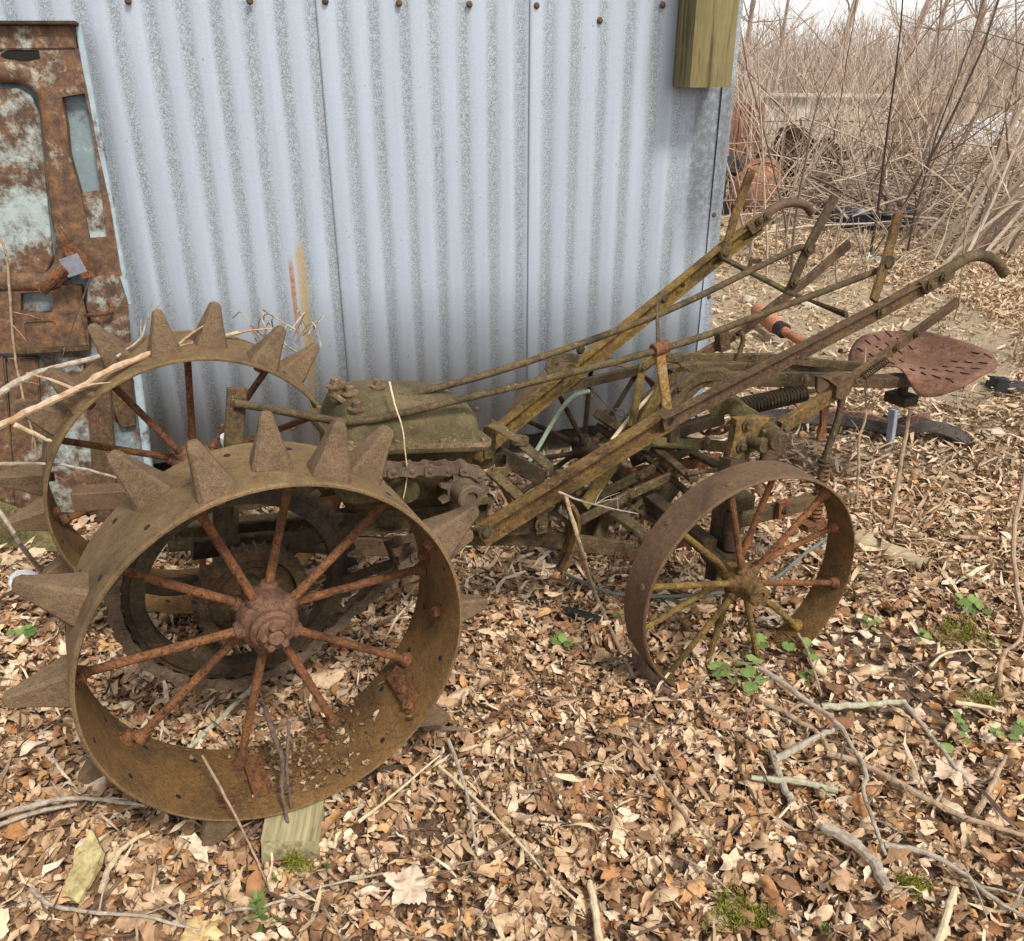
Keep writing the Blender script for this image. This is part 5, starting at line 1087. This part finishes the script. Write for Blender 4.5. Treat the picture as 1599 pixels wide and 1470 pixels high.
stick('thin dark stem leaning before the lock plate of the scrap door', [WP(142, 430, .25), WP(110, 520, .25), WP(90, 580, .25)], .0025, S_DARK, name='dead_stem', cat='stem')
slab('sill_scrap', 'green-brown sheet metal scrap under the far wheel at the left edge', 'scrap metal', [(-60, 830, .0), (-40, 775, .12), (20, 795, .1), (90, 820, .06), (130, 850, .02), (90, 868, .0), (0, 862, .0)], .02, .02, RMS)

# ------------------------------------------------------------------ scrap lying beyond the tractor
def scrap_rail():
    P_ = [G(1180, 640, .10), G(1300, 640, .10), G(1400, 655, .10), G(1440, 650, .13), G(1480, 660, .10), G(1508, 680, .04)]
    bm = bmesh.new(); sweep(bm, smooth_path(P_, 4), [(-.055, -.05), (-.048, -.056), (.0, -.056), (.0, -.05), (-.048, -.05), (-.048, .05), (-.02, .05), (-.02, .056), (-.055, .056)], Vector((-.3, 1, 0)))
    o = mk('scrap_rail', bm, rust('dark_weathered_steel', [(.3, (.03, .028, .028)), (.5, (.075, .065, .06)), (.65, (.12, .10, .095))], 8), loc=tuple(P_[0])); tag(o, 'crumpled dark sheet metal rail lying behind the iron seat', 'scrap metal')
    bm = bmesh.new(); P2 = [G(1270, 652, .06), G(1340, 655, .07), G(1400, 672, .03), G(1425, 660, .08), G(1450, 654, .09)]; sweep(bm, smooth_path(P2, 4), box_prof(.075, .008), Vector((-.3, 1, .1))); q = mk('rust_lining', bm, RBG, o); q.matrix_parent_inverse = o.matrix_world.inverted(); q.data.transform(Matrix.Translation(-Vector(P_[0]))); q.matrix_parent_inverse = Matrix()
scrap_rail()
bm = bmesh.new(); sweep(bm, [G(1388, 702, .0), G(1392, 672, .08), G(1396, 640, .17)], box_prof(.035, .02), Vector((1, .4, 0))); tag(mk('steel_strut', bm, STEEL, loc=tuple(G(1388, 702))), 'short grey steel strut propping the scrap behind the seat', 'scrap metal')
stick('thin brown sapling stem rising beside the seat bracket', [G(1386, 830, 0), G(1398, 780, .12) * .0 + D(1400, 760, 2.72), D(1412, 690, 2.76), D(1422, 640, 2.8)], .0085, S_TAN, name='sapling', cat='sapling', taper=.8)
stick('slender forked sapling right of the rear wheel top', [G(1336, 800, 0), D(1341, 730, 2.8), D(1342, 685, 2.84), D(1352, 650, 2.86), D(1350, 590, 2.9), D(1352, 545, 2.95)], .0062, S_TAN, name='sapling', cat='sapling', taper=.5, twigs=6)
stick('bare sapling at the right edge by the white paper scrap', [G(1612, 1010, 0), D(1590, 930, 2.1), D(1583, 850, 2.2), D(1592, 780, 2.3), D(1606, 720, 2.4)], .008, S_TAN, name='sapling', cat='sapling', taper=.7, twigs=2)
stick('thin whip of a sapling crossing behind the handle grip', [D(1500, 660, 3.3), D(1496, 640, 3.3), D(1490, 560, 3.35), D(1478, 500, 3.4), D(1455, 430, 3.5)], .003, S_GREY, name='sapling', cat='sapling', twigs=8)
# orange drive shaft on the bare ground
a, b = G(1182, 484, .1), G(1216, 512, .09); c = G(1246, 530, .07)
bm = bmesh.new(); sweep(bm, [a, a + (b - a) * .1, b - (b - a) * .1, b], ngon(.052, 20), Z3, scales=[.8, 1, 1, .8]); t_ = mk('drive_shaft', bm, ROR2, loc=tuple(a)); tag(t_, 'rusty orange drive shaft tube lying on bare ground beyond the handles', 'machine part')
bm = bmesh.new(); sweep(bm, [b + (a - b) * .02, b + (c - b) * .3], ngon(.044, 16), Z3, scales=[1, 1.05]); o = mk('rubber_boot', bm, BLACK, t_); o.data.transform(Matrix.Translation(-a))
bm = bmesh.new(); sweep(bm, [b, c, c + (c - b) * .8], ngon(.028, 14), Z3); o = mk('shaft', bm, ROR2, t_); o.data.transform(Matrix.Translation(-a))
# orange tank with a tyre against it, dark bumper, broken glass
def D2(px, py, dist): return D(px, py, dist)
dt = 10.2; a = D2(1182, 292, dt)
bm = bmesh.new(); lathe(bm, [(0, -.42), (.12, -.41), (.22, -.36), (.26, -.27), (.265, 0), (.26, .27), (.22, .36), (.12, .41), (0, .42)], a, Vector((.5, 1, .15)), 28); t_ = mk('fuel_tank', bm, ROR2, loc=tuple(a)); tag(t_, 'rusty orange fuel tank lying behind the shed corner', 'tank')
bm = bmesh.new(); sweep(bm, [a + Vector((-.27 * math.cos(t), -.1, .27 * math.sin(t))) + Vector((.02, 0, 0)) for t in [2 * math.pi * k / 24 for k in range(24)]], box_prof(.01, .04), Vector((.5, 1, .15)), closed=True); o = mk('tank_band', bm, RDK, t_); o.data.transform(Matrix.Translation(-a))
a = D2(1136, 296, 10.0)
bm = bmesh.new(); lathe(bm, [(.2, -.09), (.31, -.1), (.35, -.06), (.36, 0), (.35, .06), (.31, .1), (.2, .09)], a, Vector((1, -.9, .1)), 32, True); tag(mk('tyre', bm, BLACK, loc=tuple(a)), 'black worn tyre standing against the orange tank', 'tyre')
P_ = [D2(1282, 326, 8.9), D2(1300, 338, 8.8), D2(1345, 342, 8.7), D2(1390, 346, 8.8), D2(1425, 340, 9.0)]
bm = bmesh.new(); sweep(bm, smooth_path(P_, 5), [(-.1, 0), (-.08, -.03), (.06, -.04), (.1, -.01), (.09, .02), (-.08, .02)], Vector((0, 1, 0))); tag(mk('car_bumper', bm, NAVY, loc=tuple(P_[0])), 'long dark blue car bumper lying in the brush', 'bumper')
bm = bmesh.new(); rng = random.Random(3)
for k in range(70):
    c = G(rng.gauss(1365, 30), rng.gauss(404, 5), .02); s = rng.uniform(.01, .035); e = Vector((rng.uniform(-1, 1), rng.uniform(-1, 1), rng.uniform(-.3, .3))).normalized(); boxbm(bm, c, e, e.cross(Z3).normalized(), Z3, (s, s * .8, .006))
o = mk('broken_glass', bm, TEAL); o['kind'] = 'stuff'
bm = bmesh.new(); P_ = [G(1545, 602, .0), G(1556, 604, .015), G(1572, 608, .03), G(1590, 604, .02), G(1612, 606, .0)]; sweep(bm, smooth_path(P_, 4), [(-.03, -.05), (.01, -.07), (.03, -.02), (.015, .05), (-.03, .05)], Y3); tag(mk('dark_hole_stand_in', bm, BLACK, loc=tuple(P_[0])), 'black strip standing in for a small dark opening behind the iron seat', 'litter')  # added black strip in place of a dark hole in the ground
# rusty brown sheet, board fence, white car far behind
def far_box(bm, px0, px1, ytop, dist, depth=.05, zb=0.0):
    a, b = D(px0, ytop, dist), D(px1, ytop, dist); h = (a.z + b.z) / 2 - zb; boxbm(bm, Vector(((a.x + b.x) / 2, dist + depth / 2, zb + h / 2)), X3, Y3, Z3, (b.x - a.x, depth, h))
bm = bmesh.new()
for k in range(9): far_box(bm, 1128 + 7.6 * k, 1135.0 + 7.6 * k, 160 + (k % 2) * 2, 12.6 + .02 * (k % 2), .03)
tag(mk('rusty_sheet_fence', bm, rust('far_rust', [(.3, (.15, .07, .05)), (.5, (.24, .12, .09)), (.7, (.3, .17, .13))], 3)), 'rusty brown sheet fence beyond the shed corner', 'fence')
root = thing('board_fence', 'pale weathered board fence with a top rail in the far brush', 'fence', (D(1290, 150, 15).x, 15, 0))
bm = bmesh.new(); rng = random.Random(5); x = 1192
while x < 1392:
    w = rng.uniform(9, 12); far_box(bm, x, x + w - .5, 152 + rng.uniform(-1, 1) + (x - 1192) * .01, 15.0, .025); x += w
mk('boards', bm, FENCEW, root).data.transform(Matrix.Translation(-root.location))
bm = bmesh.new(); a, b = D(1188, 148, 14.93), D(1396, 150, 14.93); sweep(bm, [a, b], box_prof(.05, .06), Y3); mk('top_rail', bm, FENCEW, root).data.transform(Matrix.Translation(-root.location))
for x in (1196, 1290, 1384):
    bm = bmesh.new(); far_box(bm, x - 5, x + 5, 146, 15.03, .1); mk('post', bm, FENCEW, root).data.transform(Matrix.Translation(-root.location))
bm = bmesh.new()
for k in range(16): far_box(bm, 1386 + 5 * k, 1390.6 + 5 * k, 158 + (k % 3), 15.6, .03)
tag(mk('brown_fence', bm, rust('far_brown', [(.3, (.2, .12, .085)), (.5, (.3, .19, .14)), (.7, (.38, .26, .2))], 3)), 'brown board fence right of the pale fence', 'fence')
def white_car():
    root = thing('white_car', 'white car parked far behind the brush at the right edge', 'car', (D(1580, 180, 14.2).x, 14.2, 0))
    x0 = D(1508, 180, 14.2).x - root.location.x; bm = bmesh.new()
    prof = [(0, .30), (0, .62), (.12, .74), (.95, .84), (1.45, 1.22), (1.75, 1.30), (2.7, 1.30), (3.3, .95), (3.9, .88), (4.0, .6), (4.0, .30)]
    prism(bm, [Vector((x0 + x, 0, z * .70)) for x, z in prof], Vector((0, 1.6, 0))); bmesh.ops.bevel(bm, geom=list(bm.edges), offset=.07, segments=3, affect='EDGES'); mk('body', bm, plain('white_car_paint', (.78, .79, .81), .3, 4, .05), root)
    for x in (.75, 3.2):
        bm = bmesh.new(); lathe(bm, [(0, -.02), (.2, -.02), (.25, -.04), (.27, 0), (.27, .18), (0, .18)], Vector((x0 + x, -.02, .27)), Y3, 28); mk('wheel', bm, BLACK, root)
    bm = bmesh.new(); prism(bm, [Vector((x0 + x, -.005, z * .70)) for x, z in ((1.15, .9), (1.55, 1.2), (2.6, 1.22), (3.05, .92))], Vector((0, .01, 0))); mk('side_window', bm, plain('dark_car_glass', (.02, .025, .03), .1), root)
white_car()

# ------------------------------------------------------------------ brush, shrubs, far trees
def stem_path(rng, base, dirv, L, n=7, wander=.12, droop=0.0):
    p = Vector(base); d = Vector(dirv).normalized(); out = [p.copy()]
    for i in range(n):
        d = (d + Vector((rng.gauss(0, wander), rng.gauss(0, wander), rng.gauss(0, wander * .6) - droop * i / n))).normalized(); p = p + d * (L / n); out.append(p.copy())
    return out
def branchy(bm, rng, base, dirv, L, r, lev, n=7, wander=.12, kids=6, sides=4, droop=0.0, spread=.9):
    P_ = stem_path(rng, base, dirv, L, n, wander, droop); m = len(P_); sweep(bm, P_, ngon(r, sides), X3 if abs(P_[1].x - P_[0].x) < abs(P_[1].z - P_[0].z) else Z3, scales=[1 - .72 * i / (m - 1) for i in range(m)])
    if lev <= 0: return
    for k in range(kids):
        i = rng.randrange(1, m - 1); d = (P_[i + 1] - P_[i]).normalized(); e = (d * .8 + Vector((rng.gauss(0, spread), rng.gauss(0, spread), rng.uniform(-.15, .6)))).normalized()
        branchy(bm, rng, P_[i], e, L * rng.uniform(.22, .5), r * (1 - .72 * i / (m - 1)) * .55, lev - 1, max(3, n - 3), wander * 1.3, max(2, kids - 3), 3, droop, spread)
def shrub(label, px, py, n, h, lean, r, seed, mat, spread=.35, group='leafless shrubs in the brush', base_r=.18):
    rng = random.Random(seed); base = G(px, py); root = thing('leafless_shrub', label, 'shrub', tuple(base), 0, group); bm = bmesh.new()
    for k in range(n):
        b = Vector((rng.gauss(0, base_r), rng.gauss(0, base_r), 0)); d = Vector((lean[0] + rng.gauss(0, spread), lean[1] + rng.gauss(0, spread), 1))
        branchy(bm, rng, b, d, h * rng.uniform(.6, 1.15), r * rng.uniform(.6, 1.25), 2, 7, .09, 5, 4)
    mk('stems', bm, mat, root, smooth=False)
shrub('thick clump of tan stems leaning to the upper right at the right edge', 1478, 408, 17, 2.9, (.62, .1), .021, 1, S_BG, .16)
shrub('tan shrub with close upright stems behind the handle grip', 1420, 372, 9, 2.6, (.25, .1), .016, 2, S_BG, .25)
shrub('sparse shrub of thin stems beside the lever between the handles', 1222, 425, 4, 2.3, (-.05, .1), .013, 3, S_BG, .2)
shrub('shrub of straight thin stems just right of the shed corner', 1172, 410, 3, 2.5, (.02, .2), .013, 4, S_BG, .22)
shrub('dark stemmed tall shrub rising above the dark bumper', 1385, 395, 3, 3.0, (.12, .05), .013, 5, S_BG2, .16)
shrub('low spreading shrub over the dark bumper', 1330, 350, 10, 1.6, (.1, .0), .013, 6, S_BG, .6)
shrub('wide shrub of arching stems at the far right edge', 1590, 395, 14, 2.7, (.35, .2), .017, 7, S_BG, .3)
shrub('pale arching shrub behind the orange tank', 1262, 320, 5, 2.6, (.0, .1), .015, 8, S_BG, .4)
shrub('tall thicket of thin stems before the pale fence', 1310, 300, 7, 3.2, (.05, .1), .015, 9, S_BG, .35)
shrub('thicket of thin stems before the brown fence', 1450, 300, 7, 3.2, (.15, .1), .016, 10, S_BG, .35)
shrub('thicket of stems before the white car', 1560, 290, 9, 3.0, (.2, .1), .016, 11, S_BG, .35)
shrub('leaning grey shrub far behind the orange tank', 1190, 270, 4, 3.4, (.1, .1), .017, 12, S_BG, .3)
shrub('small bushy shrub left of the pale fence', 1160, 250, 4, 3.3, (.0, .1), .018, 13, S_BG, .3)
shrub('dry bare weeds in the litter at the right edge behind the grip', 1585, 560, 5, .75, (.1, .0), .007, 14, S_TAN, .25, 'leafless shrubs in the brush', .05)
shrub('dry bare weeds standing right of the iron seat', 1492, 500, 4, .9, (.1, .1), .006, 15, S_TAN, .3, 'leafless shrubs in the brush', .06)
shrub('tangle of low dead stems behind the middle lever', 1290, 440, 8, .8, (.0, .1), .007, 16, S_BG, .7, 'leafless shrubs in the brush', .15)
shrub('thin dry stems below the dark bumper', 1400, 440, 8, 1.0, (.1, .1), .008, 17, S_BG, .6, 'leafless shrubs in the brush', .2)
# the tangled brush pile as one mass
bm = bmesh.new(); rng = random.Random(21)
for k in range(430):
    y = rng.uniform(8.4, 13); px = rng.uniform(1235 if k % 3 else 1140, 1640); y = y if px > 1235 else rng.uniform(11, 13); b = D(px, 300, y); b.z = abs(rng.gauss(0, .32))
    d = Vector((rng.gauss(0, 1), rng.gauss(0, .7), rng.gauss(.12, .3))).normalized(); L = rng.uniform(.5, 2.0)
    sweep(bm, stem_path(rng, b - d * L * .5, d, L, 5, .12), ngon(rng.uniform(.005, .016), 4), Z3, scales=[1, .9, .8, .7, .6, .4])
o = mk('brush_pile', bm, [S_BG], smooth=False); o['kind'] = 'stuff'
bm = bmesh.new()
for k in range(1150):
    y = rng.uniform(9, 19); px = rng.uniform(1130, 1660); b = D(px, 300, y); b.z = 0
    sweep(bm, stem_path(rng, b, Vector((rng.gauss(.08, .55), rng.gauss(0, .4), 1)), rng.uniform(.6, 2.7), 5, .2), ngon(rng.uniform(.0028, .0075), 3), X3, scales=[1, .9, .8, .65, .5, .3])
o = mk('brush', bm, S_BG, smooth=False); o['kind'] = 'stuff'
# distant woods: one mass of thin trunks and twigs, with single trees standing in front
bm = bmesh.new()
for k in range(1500):
    y = rng.uniform(26, 60); px = rng.uniform(1050, 1900); b = D(px, 200, y); b.z = 0; h = rng.uniform(1.6, 3.6) * (1 + .25 * noise.noise(Vector((b.x * .15, 0, 0)))) * (y / 42)
    P_ = stem_path(rng, b, Vector((rng.gauss(0, .1), 0, 1)), h, 4, .08); sweep(bm, P_, ngon(rng.uniform(.02, .05), 3), X3, scales=[1, .85, .7, .5, .25])
    for q in range(7):
        i = rng.randrange(1, 4); sweep(bm, stem_path(rng, P_[i], Vector((rng.gauss(0, .7), rng.gauss(0, .5), 1)), h * rng.uniform(.2, .45), 3, .15), ngon(.014, 3), X3, scales=[1, .8, .6, .3])
o = mk('far_woods', bm, S_FAR, smooth=False); o['kind'] = 'stuff'
hbm = bmesh.new(); 
for px0, px1, h, y in ((900, 2300, 2.2, 64),):
    n = 160; prev = None; a, b = D(px0, 200, y), D(px1, 200, y)
    for i in range(n + 1):
        x = a.x + (b.x - a.x) * i / n; z = h + .7 * noise.noise(Vector((x * .3, 1, 0))) + .5 * noise.noise(Vector((x * 1.7, 4, 0)))
        cur = [hbm.verts.new((x, y, -.2)), hbm.verts.new((x, y + 1.5, z * .8)), hbm.verts.new((x, y + 5, z)), hbm.verts.new((x, y + 14, -.2))]
        if prev:
            for j in range(3): hbm.faces.new((prev[j], cur[j], cur[j + 1], prev[j + 1]))
        prev = cur
o = mk('wooded_hill', hbm, plain('wooded_hill_brush', (.32, .245, .205), .95, 1.4, .3, 0, 1.0)); o['kind'] = 'structure'
def tree(label, px, y, h, r, seed, mat, lean=0):
    rng = random.Random(seed); b = D(px, 150, y); b.z = 0; root = thing('bare_tree', label, 'tree', tuple(b), 0, 'bare trees behind the fences')
    P_ = stem_path(rng, (0, 0, -.1), (lean, 0, 1), h, 9, .05); bm = bmesh.new(); sweep(bm, P_, ngon(r, 8), X3, scales=[1 - .75 * i / 9 for i in range(10)]); mk('trunk', bm, mat, root)
    bm = bmesh.new()
    for k in range(22):
        i = rng.randrange(2, 9); d = Vector((rng.gauss(0, .8), rng.gauss(0, .8), rng.uniform(.3, 1.1))); branchy(bm, rng, P_[i], d, h * rng.uniform(.18, .4), r * .32 * (1 - .07 * i), 2, 6, .14, 5, 4)
    mk('crown', bm, mat, root, smooth=False)
for a in (('thin bare tree above the rusty sheet fence', 1200, 19, 6, .05, 1, S_FAR, .05), ('bare tree with a straight trunk above the pale fence', 1282, 24, 8, .11, 2, S_FAR, .05), ('thick leaning bare tree right of the pale fence', 1392, 27, 9, .13, 3, S_FAR, .12), ('slim bare tree behind the brown fence', 1440, 22, 7, .07, 4, S_FAR, .02), ('bare tree above the white car', 1512, 25, 8, .12, 5, S_FAR, .06), ('forked bare tree at the far right edge', 1580, 21, 7, .09, 6, S_FAR, .1), ('slender bare tree just right of the shed wall', 1160, 26, 8, .09, 7, S_FAR, .0)): tree(*a)

def junk(label, px, py, dist, w, h, seed, mat):
    rng = random.Random(seed); c = D(px, py, dist); bm = bmesh.new(); n = 7
    g = [[bm.verts.new(Vector(((i / n - .5) * w, .25 * math.sin(i * .9 + seed) * h + .08 * rng.uniform(-1, 1), (j / 4 - .5) * h + .12 * h * rng.uniform(-1, 1)))) for i in range(n + 1)] for j in range(5)]
    for j in range(4):
        for i in range(n): bm.faces.new((g[j][i], g[j][i + 1], g[j + 1][i + 1], g[j + 1][i]))
    o = mk('scrap_sheet', bm, mat, loc=None, angle=25); o.location = (c.x, c.y, max(.05, c.z)); o.rotation_euler = (rng.uniform(-.5, .3), rng.uniform(-.3, .3), rng.uniform(-.5, .5))
    md = o.modifiers.new('thickness', 'SOLIDIFY'); md.thickness = .02; tag(o, label, 'scrap metal')
junk('crumpled dark iron sheet in the junk pile behind the orange tank', 1225, 268, 11.2, .7, .5, 1, RDK)
junk('crumpled red rusty sheet in the junk pile right of the orange tank', 1302, 290, 10.8, .35, .4, 2, RBG)
junk('bent dark sheet at the back of the junk pile before the pale fence', 1270, 240, 11.8, 1.1, .45, 3, RDK)
junk('low dark sheet under the brush right of the dark bumper', 1430, 318, 10.3, .9, .3, 4, RDK)
junk('rusty sheet leaning under the brush before the brown fence', 1385, 262, 12.2, .6, .6, 5, RBG)
